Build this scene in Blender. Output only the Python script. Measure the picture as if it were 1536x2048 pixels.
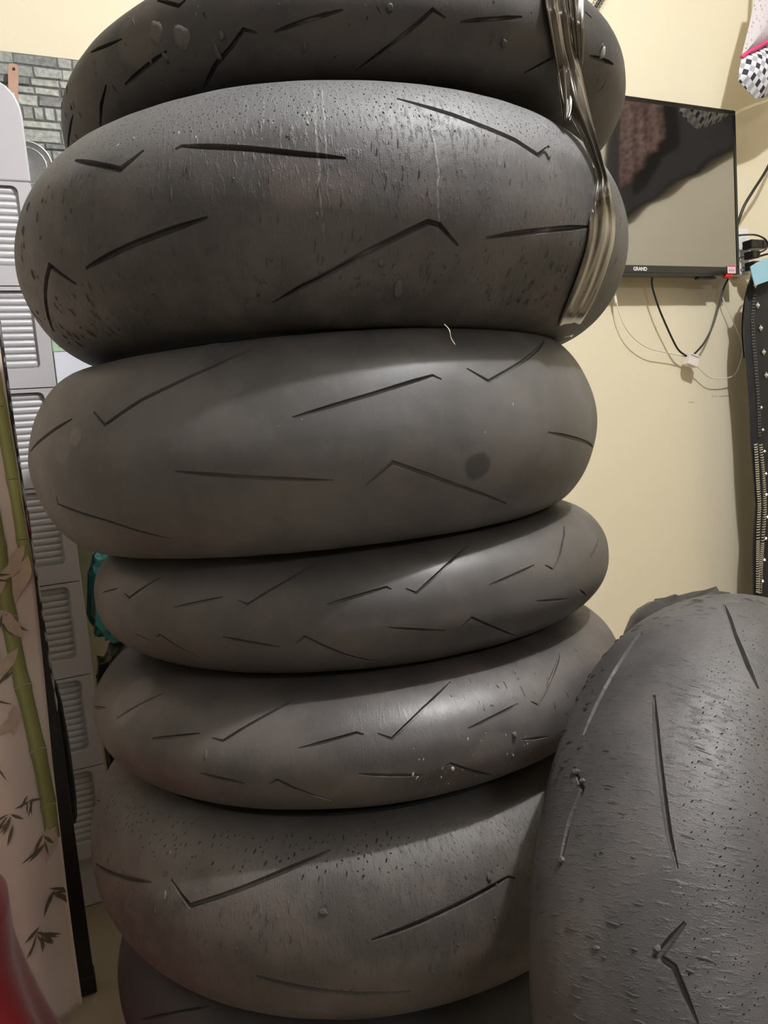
import bpy, bmesh, math, random
from mathutils import Vector, Matrix, noise
from mathutils.geometry import delaunay_2d_cdt

# ------------------------------------------------------------------ scene, camera, light
for o in list(bpy.data.objects):
    bpy.data.objects.remove(o, do_unlink=True)
scene = bpy.context.scene
COL = scene.collection
rad = math.radians

CAM_H = 0.81                       # the photographer crouches: lens 0.81 m above the floor
PITCH, ROLL, FOCAL_PX = 6.3724, 4.6198, 1500.0
cd = bpy.data.cameras.new('camera')
cd.sensor_fit = 'VERTICAL'
cd.sensor_height = 36.0
cd.lens = FOCAL_PX / 2048 * 36.0
cd.clip_start = 0.02
cam = bpy.data.objects.new('camera', cd)
COL.objects.link(cam)
_cp, _sp, _cr, _sr = math.cos(rad(PITCH)), math.sin(rad(PITCH)), math.cos(rad(ROLL)), math.sin(rad(ROLL))
_fwd, _down, _right = Vector((0, _cp, -_sp)), Vector((0, -_sp, -_cp)), Vector((1, 0, 0))
_r, _d = _cr * _right + _sr * _down, -_sr * _right + _cr * _down
_m = Matrix((_r, -_d, -_fwd)).transposed().to_4x4()
_m.translation = (0, 0, CAM_H)
cam.matrix_world = _m
scene.camera = cam

# the room is turned against the view: w runs along the television wall, q into it
WD = Vector((0.91207, 0.41003, 0))
QD = Vector((-0.41003, 0.91207, 0))
ROOM_RZ = math.atan2(WD.y, WD.x)
Q_WALL, W_LEFT, W_RIGHT, Q_FRONT, Z_CEIL = 1.68, -1.45, 2.75, -1.75, 2.65


def P(w, q, z):
    v = WD * w + QD * q
    return Vector((v.x, v.y, z))


wld = bpy.data.worlds.new('world')
scene.world = wld
wld.use_nodes = True
wld.node_tree.nodes['Background'].inputs[0].default_value = (1.0, 0.95, 0.88, 1)
wld.node_tree.nodes['Background'].inputs[1].default_value = 0.05


def lamp(name, kind, loc, energy, color, size, aim=None, size_y=None):
    ld = bpy.data.lights.new(name, kind)
    ld.energy, ld.color = energy, color
    if kind == 'POINT':
        ld.shadow_soft_size = size
    else:
        ld.shape = 'RECTANGLE'
        ld.size, ld.size_y = size, size_y or size
    o = bpy.data.objects.new(name, ld)
    COL.objects.link(o)
    o.location = loc
    if aim is not None:
        o.rotation_euler = (Vector(aim) - Vector(loc)).to_track_quat('-Z', 'Y').to_euler()
    return o


lamp('ceiling_bulb', 'POINT', (0.85, 0.28, 2.57), 125, (0.97, 0.98, 1.0), 0.03)
lamp('wall_tube_light', 'AREA', P(.38, -1.66, 1.80), 7.5, (0.93, 0.96, 1.0), 0.6, P(0.2, 1.2, 0.9), 0.04)

scene.view_settings.view_transform = 'Standard'
scene.view_settings.look = 'None'
scene.view_settings.exposure = 0.26
scene.view_settings.gamma = 1.0
scene.view_settings.use_curve_mapping = False

# ------------------------------------------------------------------ helpers


def link(name, me, mat=None, parent=None, smooth=False):
    o = bpy.data.objects.new(name, me)
    COL.objects.link(o)
    if mat is not None and not me.materials:
        me.materials.append(mat)
    if smooth:
        for p in me.polygons:
            p.use_smooth = True
    if parent is not None:
        o.parent = parent
    return o


def tag(o, label=None, cat=None, group=None, kind=None):
    if label:
        o['label'] = label
    if cat:
        o['category'] = cat
    if group:
        o['group'] = group
    if kind:
        o['kind'] = kind
    return o


def empty(name, loc=(0, 0, 0), rz=0.0):
    o = bpy.data.objects.new(name, None)
    o.empty_display_size = 0.05
    COL.objects.link(o)
    o.location = loc
    o.rotation_euler = (0, 0, rz)
    return o


class MB:
    """collects shapes in one mesh"""

    def __init__(self):
        self.v, self.f = [], []

    def add(self, vs, fs):
        n = len(self.v)
        self.v += [tuple(x) for x in vs]
        self.f += [tuple(i + n for i in f) for f in fs]
        return self

    def box(self, a, b):
        x0, y0, z0 = a
        x1, y1, z1 = b
        return self.add([(x0, y0, z0), (x1, y0, z0), (x1, y1, z0), (x0, y1, z0), (x0, y0, z1), (x1, y0, z1), (x1, y1, z1), (x0, y1, z1)],
                        [(0, 3, 2, 1), (4, 5, 6, 7), (0, 1, 5, 4), (1, 2, 6, 5), (2, 3, 7, 6), (3, 0, 4, 7)])

    def tube(self, pts, r, n=8, cap=True, spline=0):
        pts = [Vector(p) for p in pts]
        if spline:
            pts = catmull(pts, spline)
        rings = []
        t0 = (pts[1] - pts[0]).normalized()
        ref = Vector((0, 0, 1)) if abs(t0.z) < .9 else Vector((1, 0, 0))
        nrm = (ref - t0 * ref.dot(t0)).normalized()
        for i, p in enumerate(pts):
            t = (pts[min(i + 1, len(pts) - 1)] - pts[max(i - 1, 0)]).normalized()
            nrm = (nrm - t * nrm.dot(t)).normalized()
            bn = t.cross(nrm)
            rr = r[i * (len(r) - 1) // max(1, len(pts) - 1)] if isinstance(r, (list, tuple)) else r
            rings.append([p + (nrm * math.cos(2 * math.pi * k / n) + bn * math.sin(2 * math.pi * k / n)) * rr for k in range(n)])
        vs = [v for rg in rings for v in rg]
        fs = []
        for i in range(len(pts) - 1):
            for k in range(n):
                fs.append((i * n + k, i * n + (k + 1) % n, (i + 1) * n + (k + 1) % n, (i + 1) * n + k))
        if cap:
            fs.append(tuple(range(n - 1, -1, -1)))
            fs.append(tuple((len(pts) - 1) * n + k for k in range(n)))
        return self.add(vs, fs)

    def prism(self, poly, fn0, fn1):
        """poly of 2-D points swept between two maps"""
        n = len(poly)
        vs = [fn0(*p) for p in poly] + [fn1(*p) for p in poly]
        fs = [tuple(range(n - 1, -1, -1)), tuple(range(n, 2 * n))]
        fs += [(i, (i + 1) % n, n + (i + 1) % n, n + i) for i in range(n)]
        return self.add(vs, fs)

    def build(self, name, mat, parent=None, smooth=False, bevel=0.0, seg=2, angle=None):
        me = bpy.data.meshes.new(name)
        me.from_pydata([tuple(v) for v in self.v], [], self.f)
        bm = bmesh.new()
        bm.from_mesh(me)
        bmesh.ops.recalc_face_normals(bm, faces=bm.faces)
        if bevel:
            bmesh.ops.bevel(bm, geom=[e for e in bm.edges if e.is_manifold and e.calc_face_angle(0) > .5], offset=bevel, segments=seg, profile=.5, affect='EDGES', clamp_overlap=True)
        bm.to_mesh(me)
        bm.free()
        o = link(name, me, mat, parent, smooth)
        if angle is not None:
            me.set_sharp_from_angle(angle=rad(angle))
        return o


def catmull(pts, k):
    out = []
    n = len(pts)
    for i in range(n - 1):
        p0, p1, p2, p3 = pts[max(i - 1, 0)], pts[i], pts[i + 1], pts[min(i + 2, n - 1)]
        for j in range(k):
            t = j / k
            out.append(.5 * ((2 * p1) + (p2 - p0) * t + (2 * p0 - 5 * p1 + 4 * p2 - p3) * t * t + (3 * p1 - p0 - 3 * p2 + p3) * t ** 3))
    out.append(pts[-1])
    return out


def child_local(o, root):
    """parts are modelled in world space; hang them under root without moving them"""
    bpy.context.view_layer.update()
    o.parent = root
    o.matrix_parent_inverse = root.matrix_world.inverted()
    return o


# ------------------------------------------------------------------ materials


def nodes_of(name):
    m = bpy.data.materials.new(name)
    m.use_nodes = True
    nt = m.node_tree
    return m, nt, nt.nodes, nt.links, nt.nodes['Principled BSDF']


def math_n(nt, op, a, b=None, c=None, clamp=False):
    n = nt.nodes.new('ShaderNodeMath')
    n.operation = op
    n.use_clamp = clamp
    for i, x in enumerate((a, b, c)):
        if x is None:
            continue
        if isinstance(x, (int, float)):
            n.inputs[i].default_value = x
        else:
            nt.links.new(x, n.inputs[i])
    return n.outputs[0]


def smooth_n(nt, x, lo, hi):
    n = nt.nodes.new('ShaderNodeMapRange')
    n.interpolation_type = 'SMOOTHSTEP'
    nt.links.new(x, n.inputs[0])
    n.inputs[1].default_value, n.inputs[2].default_value = lo, hi
    return n.outputs[0]


def noise_n(nt, vec, scale, detail=2.0, rough=.5, stretch=None):
    if stretch is not None:
        mp = nt.nodes.new('ShaderNodeMapping')
        mp.inputs['Scale'].default_value = stretch
        nt.links.new(vec, mp.inputs[0])
        vec = mp.outputs[0]
    n = nt.nodes.new('ShaderNodeTexNoise')
    n.inputs['Scale'].default_value = scale
    n.inputs['Detail'].default_value = detail
    n.inputs['Roughness'].default_value = rough
    nt.links.new(vec, n.inputs['Vector'])
    return n.outputs[0]


def mix_n(nt, fac, a, b):
    n = nt.nodes.new('ShaderNodeMix')
    n.data_type = 'RGBA'
    if isinstance(fac, (int, float)):
        n.inputs[0].default_value = fac
    else:
        nt.links.new(fac, n.inputs[0])
    for i, x in ((6, a), (7, b)):
        if isinstance(x, (tuple, list)):
            n.inputs[i].default_value = (*x[:3], 1)
        else:
            nt.links.new(x, n.inputs[i])
    return n.outputs[2]


def bump_n(nt, height, strength, dist, normal=None):
    n = nt.nodes.new('ShaderNodeBump')
    n.inputs['Strength'].default_value = strength
    n.inputs['Distance'].default_value = dist
    nt.links.new(height, n.inputs['Height'])
    if normal is not None:
        nt.links.new(normal, n.inputs['Normal'])
    return n.outputs[0]


def simple(name, color, rough=.5, metal=0.0, var=.12, scale=30, bump=0.0, bscale=200, spec=.5, coat=0.0, sheen=0.0, trans=0.0):
    m, nt, N, L, b = nodes_of(name)
    tc = N.new('ShaderNodeTexCoord')
    nz = noise_n(nt, tc.outputs['Object'], scale, 3)
    dk = tuple(c * (1 - var) for c in color)
    lt = tuple(min(1, c * (1 + var)) for c in color)
    L.new(mix_n(nt, nz, dk, lt), b.inputs['Base Color'])
    b.inputs['Roughness'].default_value = rough
    b.inputs['Metallic'].default_value = metal
    b.inputs['Specular IOR Level'].default_value = spec
    b.inputs['Coat Weight'].default_value = coat
    b.inputs['Coat Roughness'].default_value = .1
    b.inputs['Sheen Weight'].default_value = sheen
    b.inputs['Transmission Weight'].default_value = trans
    if bump:
        L.new(bump_n(nt, noise_n(nt, tc.outputs['Object'], bscale, 3), bump, .002), b.inputs['Normal'])
    return m


def rubber(name, base, dust, dust_amt, rough, fine, ridge, mott=(.5, .62), spots=(), streaks=(), Ru=.3, pale_edge=None):
    """worn tyre rubber; UV is metres round the tyre (u) and across it (v).
    spots: (angle, mm, radius mm, colour, strength); streaks: (angle, v0, v1, width mm)"""
    m, nt, N, L, b = nodes_of(name)
    uv = N.new('ShaderNodeUVMap')
    vec = uv.outputs[0]
    sx = N.new('ShaderNodeSeparateXYZ')
    L.new(vec, sx.inputs[0])
    u, v = sx.outputs[0], sx.outputs[1]
    big = noise_n(nt, vec, 9, 4, .6)
    mid = noise_n(nt, vec, 60, 4, .6, (1, .55, 1))
    col = mix_n(nt, math_n(nt, 'MULTIPLY', smooth_n(nt, big, .40, .64), dust_amt), base, dust)
    spk = smooth_n(nt, mid, mott[0], mott[1] + .14)
    col = mix_n(nt, math_n(nt, 'MULTIPLY', spk, dust_amt * .6), col, dust)
    brn = smooth_n(nt, noise_n(nt, vec, 17, 4, .65, (1, 1, 1)), .52, .7)
    col = mix_n(nt, math_n(nt, 'MULTIPLY', brn, dust_amt * .55), col, (base[0] * 1.75, base[1] * 1.35, base[2] * 1.15))
    hair = smooth_n(nt, noise_n(nt, vec, 1, 3, .6, (420, 26, 1)), .56, .74)
    col = mix_n(nt, math_n(nt, 'MULTIPLY', hair, dust_amt * .4), col, dust)
    if pale_edge:                        # colour turns paler towards the upper shoulder, with an uneven border
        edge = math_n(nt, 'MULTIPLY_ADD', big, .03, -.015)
        bl = smooth_n(nt, math_n(nt, 'ADD', v, edge), pale_edge[0] / 1000, pale_edge[1] / 1000)
        col = mix_n(nt, math_n(nt, 'MULTIPLY', bl, pale_edge[2]), col, pale_edge[3])
    for ang, mm, r, c, s in spots:
        du = math_n(nt, 'SUBTRACT', u, rad(ang) * Ru)
        dv = math_n(nt, 'SUBTRACT', v, mm / 1000)
        dd = math_n(nt, 'SQRT', math_n(nt, 'ADD', math_n(nt, 'MULTIPLY', du, du), math_n(nt, 'MULTIPLY', dv, dv)))
        wob = math_n(nt, 'MULTIPLY_ADD', mid, .5 * r / 1000, -.25 * r / 1000)
        msk = math_n(nt, 'SUBTRACT', 1, smooth_n(nt, math_n(nt, 'ADD', dd, wob), r * .7 / 1000, r * 1.05 / 1000))
        col = mix_n(nt, math_n(nt, 'MULTIPLY', msk, s), col, c)
    for ang, v0, v1, wmm in streaks:
        wob = math_n(nt, 'MULTIPLY_ADD', noise_n(nt, vec, 45, 3, .6, (.02, 1, 1)), .006, -.003)
        du = math_n(nt, 'ABSOLUTE', math_n(nt, 'ADD', math_n(nt, 'SUBTRACT', u, rad(ang) * Ru), wob))
        ms = math_n(nt, 'SUBTRACT', 1, smooth_n(nt, du, wmm * .3 / 1000, wmm / 1000))
        inv = math_n(nt, 'MULTIPLY', smooth_n(nt, v, v0 / 1000 - .02, v0 / 1000 + .02), math_n(nt, 'SUBTRACT', 1, smooth_n(nt, v, v1 / 1000 - .01, v1 / 1000 + .01)))
        brk = smooth_n(nt, noise_n(nt, vec, 160, 2), .3, .6)
        ms = math_n(nt, 'MULTIPLY', math_n(nt, 'MULTIPLY', ms, inv), brk)
        col = mix_n(nt, math_n(nt, 'MULTIPLY', ms, .32), col, (.5, .52, .56))
    L.new(col, b.inputs['Base Color'])
    rg = math_n(nt, 'MULTIPLY_ADD', mid, .2, rough - .1)
    L.new(rg, b.inputs['Roughness'])
    b.inputs['Specular IOR Level'].default_value = .5
    h1 = noise_n(nt, vec, 900, 3, .6)
    nrm = bump_n(nt, h1, fine, .0006)
    if ridge:
        h2 = smooth_n(nt, noise_n(nt, vec, 1, 4, .62, (330, 95, 1)), .5, .72)
        nrm = bump_n(nt, h2, ridge, .0014, nrm)
        h3 = noise_n(nt, vec, 1, 3, .6, (110, 45, 1))
        nrm = bump_n(nt, h3, ridge * .35, .0015, nrm)
    L.new(nrm, b.inputs['Normal'])
    return m

# ------------------------------------------------------------------ room shell


def wall_mat():
    m, nt, N, L, b = nodes_of('cream_wall_paint')
    tc = N.new('ShaderNodeTexCoord')
    o = tc.outputs['Object']
    n1 = noise_n(nt, o, 1.7, 4)
    n2 = noise_n(nt, o, 24, 4, .65)
    col = mix_n(nt, n1, (.75, .675, .49), (.80, .725, .54))
    col = mix_n(nt, math_n(nt, 'MULTIPLY', smooth_n(nt, n2, .6, .8), .10), col, (.5, .42, .28))
    L.new(col, b.inputs['Base Color'])
    b.inputs['Roughness'].default_value = .62
    b.inputs['Specular IOR Level'].default_value = .3
    L.new(bump_n(nt, noise_n(nt, o, 130, 4), .12, .002), b.inputs['Normal'])
    return m


WALL = wall_mat()
FLOOR = simple('cream_floor_tile', (.30, .25, .18), .4, var=.18, scale=6, bump=.05, bscale=60)
CEIL = simple('white_ceiling_paint', (.62, .60, .56), .8, var=.03, scale=3)
LEFTW = simple('grey_beige_wall_paint', (.46, .42, .37), .7, var=.08, scale=3)
LOW_BOUNCE = simple('low_bounce_brown_wall', (.16, .12, .105), .8, var=.15, scale=4)  # unseen wall behind the camera, made dark so it bounces less light


def room_box(name, w0, w1, q0, q1, z0, z1, mat):
    o = MB().box((w0, q0, z0), (w1, q1, z1)).build(name, mat)
    o.rotation_euler = (0, 0, ROOM_RZ)
    o['kind'] = 'structure'
    return o


room_box('floor', W_LEFT - .1, W_RIGHT + .1, Q_FRONT - .1, Q_WALL + .1, -.1, 0, FLOOR)
room_box('ceiling', W_LEFT - .1, W_RIGHT + .1, Q_FRONT - .1, Q_WALL + .1, Z_CEIL, Z_CEIL + .1, CEIL)
room_box('wall_back', W_LEFT, W_RIGHT, Q_WALL, Q_WALL + .1, 0, Z_CEIL, WALL)
room_box('wall_right', W_RIGHT, W_RIGHT + .1, Q_FRONT, Q_WALL + .1, 0, Z_CEIL, WALL)
room_box('wall_left', W_LEFT - .1, W_LEFT, Q_FRONT, Q_WALL + .1, 0, Z_CEIL, LEFTW)
room_box('wall_front', W_LEFT - .1, W_RIGHT + .1, Q_FRONT - .1, Q_FRONT, 0, Z_CEIL, LOW_BOUNCE)

# ------------------------------------------------------------------ tyres
# profile = (crown radius, half width, crown height, profile exponent); grooves in (degrees round, mm from crown line)
TYRES={
 1:dict(C=(-0.0073, 0.914, 1.1415),k=(-0.02, 0.009, 0.9998),e1=(-0.0002, -1.0, 0.009),prof=(0.3079, 0.0555, 0.0681, 1.9933),
  grooves=[ # (angle deg, offset mm) from the crown
   [(-44.53,15.5),(-39.17,9.3),(-35.18,6.3)],
   [(-37.24,-25.7),(-31.97,-22.1),(-26.64,-17.8)],
   [(-41.35,-18.1),(-45.19,-27.8),(-49.34,-38.6)],
   [(-55.57,-15.0),(-61.74,-18.7),(-68.99,-19.9)],
   [(-23.72,-52.7),(-19.46,-37.3),(-16.04,-28.8),(-13.52,-19.7),(-11.64,-23.9)],
   [(-9.04,-25.5),(-3.67,-21.3),(1.25,-17.7)],
   [(-27.69,24.4),(-23.22,10.1),(-21.97,12.9)],
   [(2.68,-62.0),(7.52,-45.1),(12.21,-28.1),(14.42,-18.8),(16.43,-23.9)],
   [(18.90,-25.7),(24.56,-21.0),(29.55,-16.0)],
   [(33.80,-54.9),(38.31,-36.6)],
   [(47.32,-24.5),(56.81,-16.6)],
   [(44.92,7.7),(46.96,5.7)],
  ]),
 2:dict(C=(-0.0397, 0.8836, 0.9886),k=(0.022, 0.0075, 0.9997),e1=(0.0002, -1.0, 0.0075),prof=(0.3249, 0.097, 0.0836, 1.7789),
  grooves=[ # (angle deg, offset mm) from the crown
   [(-36.40,50.0),(-25.51,25.8),(-21.81,37.2)],
   [(-16.82,32.3),(-15.96,34.4),(-6.95,24.9),(-0.74,18.0),(5.77,12.8)],
   [(13.87,68.1),(18.51,59.2),(24.45,48.4),(31.07,37.4),(34.90,27.8),(38.22,40.3)],
   [(-35.18,-39.2),(-24.34,-30.0),(-20.66,-27.2),(-12.62,-20.4)],
   [(-39.13,-48.6),(-44.01,-27.7),(-49.61,-44.3),(-54.59,-59.5),(-61.03,-75.0)],
   [(-6.30,-89.3),(-1.68,-77.1),(1.66,-69.5),(7.98,-52.2),(13.95,-36.9),(16.41,-30.8),(18.01,-32.6),(21.11,-47.1)],
   [(25.36,-40.1),(31.35,-34.1),(46.05,-19.8)],
  ]),
 3:dict(C=(-0.0673, 0.8859, 0.8007),k=(-0.0133, 0.0029, 0.9999),e1=(-0.0, -1.0, 0.0029),prof=(0.3129, 0.0903, 0.0596, 1.5794),
  grooves=[ # (angle deg, offset mm) from the crown
   [(-59.00,16.9),(-48.05,29.4),(-38.90,41.1)],
   [(-33.18,44.6),(-30.02,31.8),(-23.21,49.1),(-17.65,60.0),(-11.52,73.1),(-5.30,88.5)],
   [(-17.28,-11.0),(-5.91,-21.0),(5.59,-29.5)],
   [(-46.70,-26.1),(-47.58,-33.5),(-34.24,-50.6),(-22.22,-73.1)],
   [(0.75,22.0),(11.87,34.4),(22.40,46.8),(23.71,42.7)],
   [(28.78,51.3),(32.18,38.8),(41.26,55.1),(48.98,70.4),(56.27,85.3)],
   [(43.83,-9.7),(53.57,-18.7),(68.61,-32.0)],
   [(10.18,-36.4),(12.09,-28.8),(14.31,-19.9),(24.43,-44.7),(36.82,-72.8)],
  ]),
 4:dict(C=(-0.0408, 0.9005, 0.6527),k=(-0.0017, 0.0061, 1.0),e1=(-0.0, -1.0, 0.0061),prof=(0.2966, 0.057, 0.0614, 1.9691),
  grooves=[ # (angle deg, offset mm) from the crown
   [(-56.87,15.9),(-48.71,25.3)],
   [(-45.71,22.4),(-43.31,19.3),(-34.93,45.7)],
   [(-30.43,14.9),(-20.36,25.1)],
   [(-17.46,22.4),(-15.68,18.5),(-9.66,36.6),(-3.59,57.5)],
   [(-2.35,15.4),(7.47,25.4),(8.23,22.8)],
   [(10.54,22.2),(12.15,17.4),(18.63,38.2),(24.43,55.4)],
   [(25.32,14.4),(36.02,23.2)],
   [(38.58,20.8),(40.44,14.8),(46.63,36.8),(52.77,53.4)],
   [(54.08,12.8),(63.35,24.6)],
   [(35.07,-9.0),(44.46,-17.7)],
   [(48.59,-12.8),(53.52,-26.5)],
   [(7.06,-8.5),(16.71,-18.7)],
   [(19.85,-17.2),(21.38,-10.6),(32.79,-46.9)],
   [(-20.68,-8.9),(-10.79,-19.2)],
   [(-8.07,-16.3),(-6.42,-10.2),(-0.60,-30.7),(5.78,-49.6)],
   [(-35.74,-14.1),(-34.55,-11.0),(-27.21,-33.6)],
   [(-42.18,-14.4),(-38.23,-18.7)],
  ]),
 5:dict(C=(-0.0437, 0.8787, 0.5341),k=(-0.0093, 0.0099, 0.9999),e1=(-0.0001, -1.0, 0.0099),prof=(0.3012, 0.0593, 0.0866, 1.9275),
  grooves=[ # (angle deg, offset mm) from the crown
   [(-49.61,24.5),(-40.24,62.6)],
   [(-36.29,19.9),(-26.02,30.9)],
   [(-23.37,28.2),(-21.23,26.5),(-15.50,46.8),(-9.71,67.7)],
   [(-7.99,21.6),(1.42,31.2),(2.51,29.0)],
   [(4.74,28.5),(6.83,22.8),(12.98,44.0),(19.94,65.7)],
   [(19.45,19.9),(30.04,28.4)],
   [(32.65,26.5),(33.85,21.6),(40.17,39.8),(47.78,57.4)],
   [(-25.34,-1.8),(-17.14,-7.5)],
   [(-12.95,-6.7),(-11.71,-3.5),(-3.48,-28.9)],
   [(1.19,-1.8),(11.15,-10.6)],
   [(14.86,-6.3),(15.71,-5.1),(24.00,-32.8)],
   [(28.94,-2.0),(34.74,-8.6)],
   [(-65.24,14.7),(-56.36,26.4)],
   [(-16.70,20.4),(-14.01,19.9)],
   [(-13.90,18.0),(-14.19,0.6)],
   [(-17.00,0.9),(-14.64,-0.8)],
   [(-17.01,18.4),(-17.23,2.1)],
  ]),
 6:dict(C=(-0.0476, 0.8792, 0.3828),k=(-0.0108, 0.0095, 0.9999),e1=(-0.0001, -1.0, 0.0095),prof=(0.3172, 0.0911, 0.0678, 1.905),
  grooves=[ # (angle deg, offset mm) from the crown
   [(-59.23,15.9),(-46.37,31.6),(-36.81,42.4)],
   [(-32.27,50.3),(-27.61,34.3),(-18.57,54.4),(-11.55,70.2),(-3.95,86.0)],
   [(-16.36,-15.7),(-8.20,-25.5),(-2.21,-31.6),(6.78,-37.9)],
   [(1.80,15.8),(12.81,27.7),(24.25,38.8),(25.39,35.7)],
  ]),
 7:dict(C=(-0.0535, 0.8743, 0.2267),k=(-0.0128, 0.0094, 0.9999),e1=(-0.0001, -1.0, 0.0094),prof=(0.3003, 0.064, 0.0702, 1.9508),
  grooves=[ # (angle deg, offset mm) from the crown
   [(-49.55,26.0),(-39.89,53.7),(-33.65,69.2)],
  ]),
 8:dict(C=(0.323, 0.62, 0.321),k=(0.7354, -0.6392, 0.225),e1=(-0.6431, -0.5535, 0.5293),prof=(0.317, 0.091, 0.069, 1.824),
  grooves=[ # (angle deg, offset mm) from the crown
   [(-45.66,-21.4),(-39.19,-24.1),(-31.85,-29.9),(-23.34,-37.6)],
   [(-29.03,15.8),(-23.62,22.7),(-16.42,31.7),(-10.17,39.0),(-6.44,44.4)],
   [(-18.29,-39.6),(-14.98,-26.3),(-10.92,-34.2),(-5.21,-40.2)],
   [(-56.40,32.5),(-46.01,54.9),(-39.94,70.5),(-35.61,83.4)],
   [(-58.68,20.2),(-60.32,39.3)],
   [(-1.01,49.2),(2.79,33.0),(3.61,41.6),(8.66,52.7)],
  ]),
}
STRAP_MAIN= [((0.1126, 0.7387, 1.1254), (0.1314, 0.7532, 1.1257)), ((0.1077, 0.7449, 1.1753), (0.1259, 0.7589, 1.1755)), ((0.1183, 0.7287, 1.2057), (0.1383, 0.744, 1.2059)), ((0.1284, 0.7139, 1.2074), (0.15, 0.7304, 1.2077)), ((0.14, 0.697, 1.2049), (0.1634, 0.715, 1.2052)), ((0.151, 0.681, 1.1976), (0.1761, 0.7003, 1.198)), ((0.1607, 0.6671, 1.1851), (0.1873, 0.6875, 1.1855)), ((0.1675, 0.6574, 1.1671), (0.1951, 0.6786, 1.1675)), ((0.1649, 0.6545, 1.1461), (0.1915, 0.6761, 1.1556)), ((0.1672, 0.6571, 1.1318), (0.1933, 0.6764, 1.1397)), ((0.1743, 0.6721, 1.1151), (0.1978, 0.6877, 1.1207)), ((0.179, 0.6814, 1.0988), (0.2039, 0.6928, 1.102)), ((0.1797, 0.6751, 1.0757), (0.2057, 0.6863, 1.0784)), ((0.1851, 0.674, 1.0606), (0.2075, 0.683, 1.0624)), ((0.1928, 0.6736, 1.0455), (0.2096, 0.681, 1.047)), ((0.1976, 0.6718, 1.0322), (0.2124, 0.6808, 1.0343)), ((0.2015, 0.6711, 1.0193), (0.2142, 0.6774, 1.0205)), ((0.2037, 0.6703, 1.0065), (0.2167, 0.6736, 1.0065)), ((0.1971, 0.6611, 0.9878), (0.2178, 0.6687, 0.9884)), ((0.1933, 0.6554, 0.9701), (0.2309, 0.7015, 0.9795)), ((0.1919, 0.6591, 0.9547), (0.2301, 0.7043, 0.9627)), ((0.1882, 0.6641, 0.9395), (0.2256, 0.7071, 0.9459)), ((0.1835, 0.672, 0.9246), (0.2214, 0.7154, 0.93)), ((0.1792, 0.6859, 0.9102), (0.2162, 0.7291, 0.9144)), ((0.1779, 0.7132, 0.8966), (0.2109, 0.7543, 0.8998)), ((0.1871, 0.7781, 0.8875), (0.2163, 0.8212, 0.8903))]
STRAP_SIDE= [((0.1306, 0.7524, 1.1257), (0.1462, 0.7671, 1.1259)), ((0.125, 0.7582, 1.1755), (0.1401, 0.7724, 1.1757)), ((0.1374, 0.7433, 1.2059), (0.1539, 0.7589, 1.2061)), ((0.149, 0.7296, 1.2077), (0.1669, 0.7464, 1.2079)), ((0.1606, 0.716, 1.2058), (0.1798, 0.7341, 1.206)), ((0.1718, 0.703, 1.2003), (0.1922, 0.7222, 1.2005)), ((0.1821, 0.6911, 1.1909), (0.2036, 0.7114, 1.1912)), ((0.1904, 0.6814, 1.1773), (0.2129, 0.7026, 1.1776)), ((0.1903, 0.675, 1.155), (0.2101, 0.6988, 1.1662)), ((0.192, 0.6758, 1.1355), (0.2058, 0.6881, 1.1406)), ((0.1967, 0.6869, 1.1204), (0.2068, 0.6947, 1.1233)), ((0.2011, 0.6983, 1.113), (0.2079, 0.7034, 1.1148))]
STRAP_TAIL= [((0.1784, 0.6819, 1.1093), (0.1985, 0.6949, 1.1137)), ((0.1788, 0.6799, 1.0941), (0.1977, 0.6918, 1.0979)), ((0.1786, 0.6744, 1.0755), (0.1941, 0.6851, 1.0787)), ((0.1784, 0.6708, 1.0639), (0.1901, 0.679, 1.0663)), ((0.1785, 0.6681, 1.0547), (0.1843, 0.6721, 1.0558))]

EPS = .004


class Profile:
    def __init__(self, R, b, c, n):
        self.R, self.b, self.c, self.n = R, b, c, n
        bN = math.sqrt(b * b + EPS * EPS) - EPS
        K = 800
        hs, rs, ss = [], [], [0.0]
        for i in range(K + 1):
            h = b * math.sin(math.pi * (i / K - .5))
            a = (math.sqrt(h * h + EPS * EPS) - EPS) / bN
            hs.append(h)
            rs.append(R - c + c * math.sqrt(max(0, 1 - a ** n)))
            if i:
                ss.append(ss[-1] + math.hypot(hs[i] - hs[i - 1], rs[i] - rs[i - 1]))
        mid = ss[K // 2]
        self.h, self.r, self.s = hs, rs, [s - mid for s in ss]
        # the tread runs over the shoulder almost to the widest point
        for i in range(K, 0, -1):
            if rs[i] > R - c + .07 * c:
                self.S = self.s[i]
                break

    def at(self, s):
        import bisect
        i = min(max(bisect.bisect(self.s, s) - 1, 0), len(self.s) - 2)
        t = (s - self.s[i]) / max(1e-9, self.s[i + 1] - self.s[i])
        h = self.h[i] + (self.h[i + 1] - self.h[i]) * t
        r = self.r[i] + (self.r[i + 1] - self.r[i]) * t
        j0, j1 = max(i - 2, 0), min(i + 3, len(self.s) - 1)
        dh, dr = self.h[j1] - self.h[j0], self.r[j1] - self.r[j0]
        l = math.hypot(dh, dr)
        return h, r, -dr / l, dh / l        # position, outward normal (nh, nr)


def surf(pr, th, s, d=0.0):
    h, r, nh, nr = pr.at(s)
    h, r = h - nh * d, r - nr * d
    return Vector((r * math.sin(th), -r * math.cos(th), h))


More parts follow.
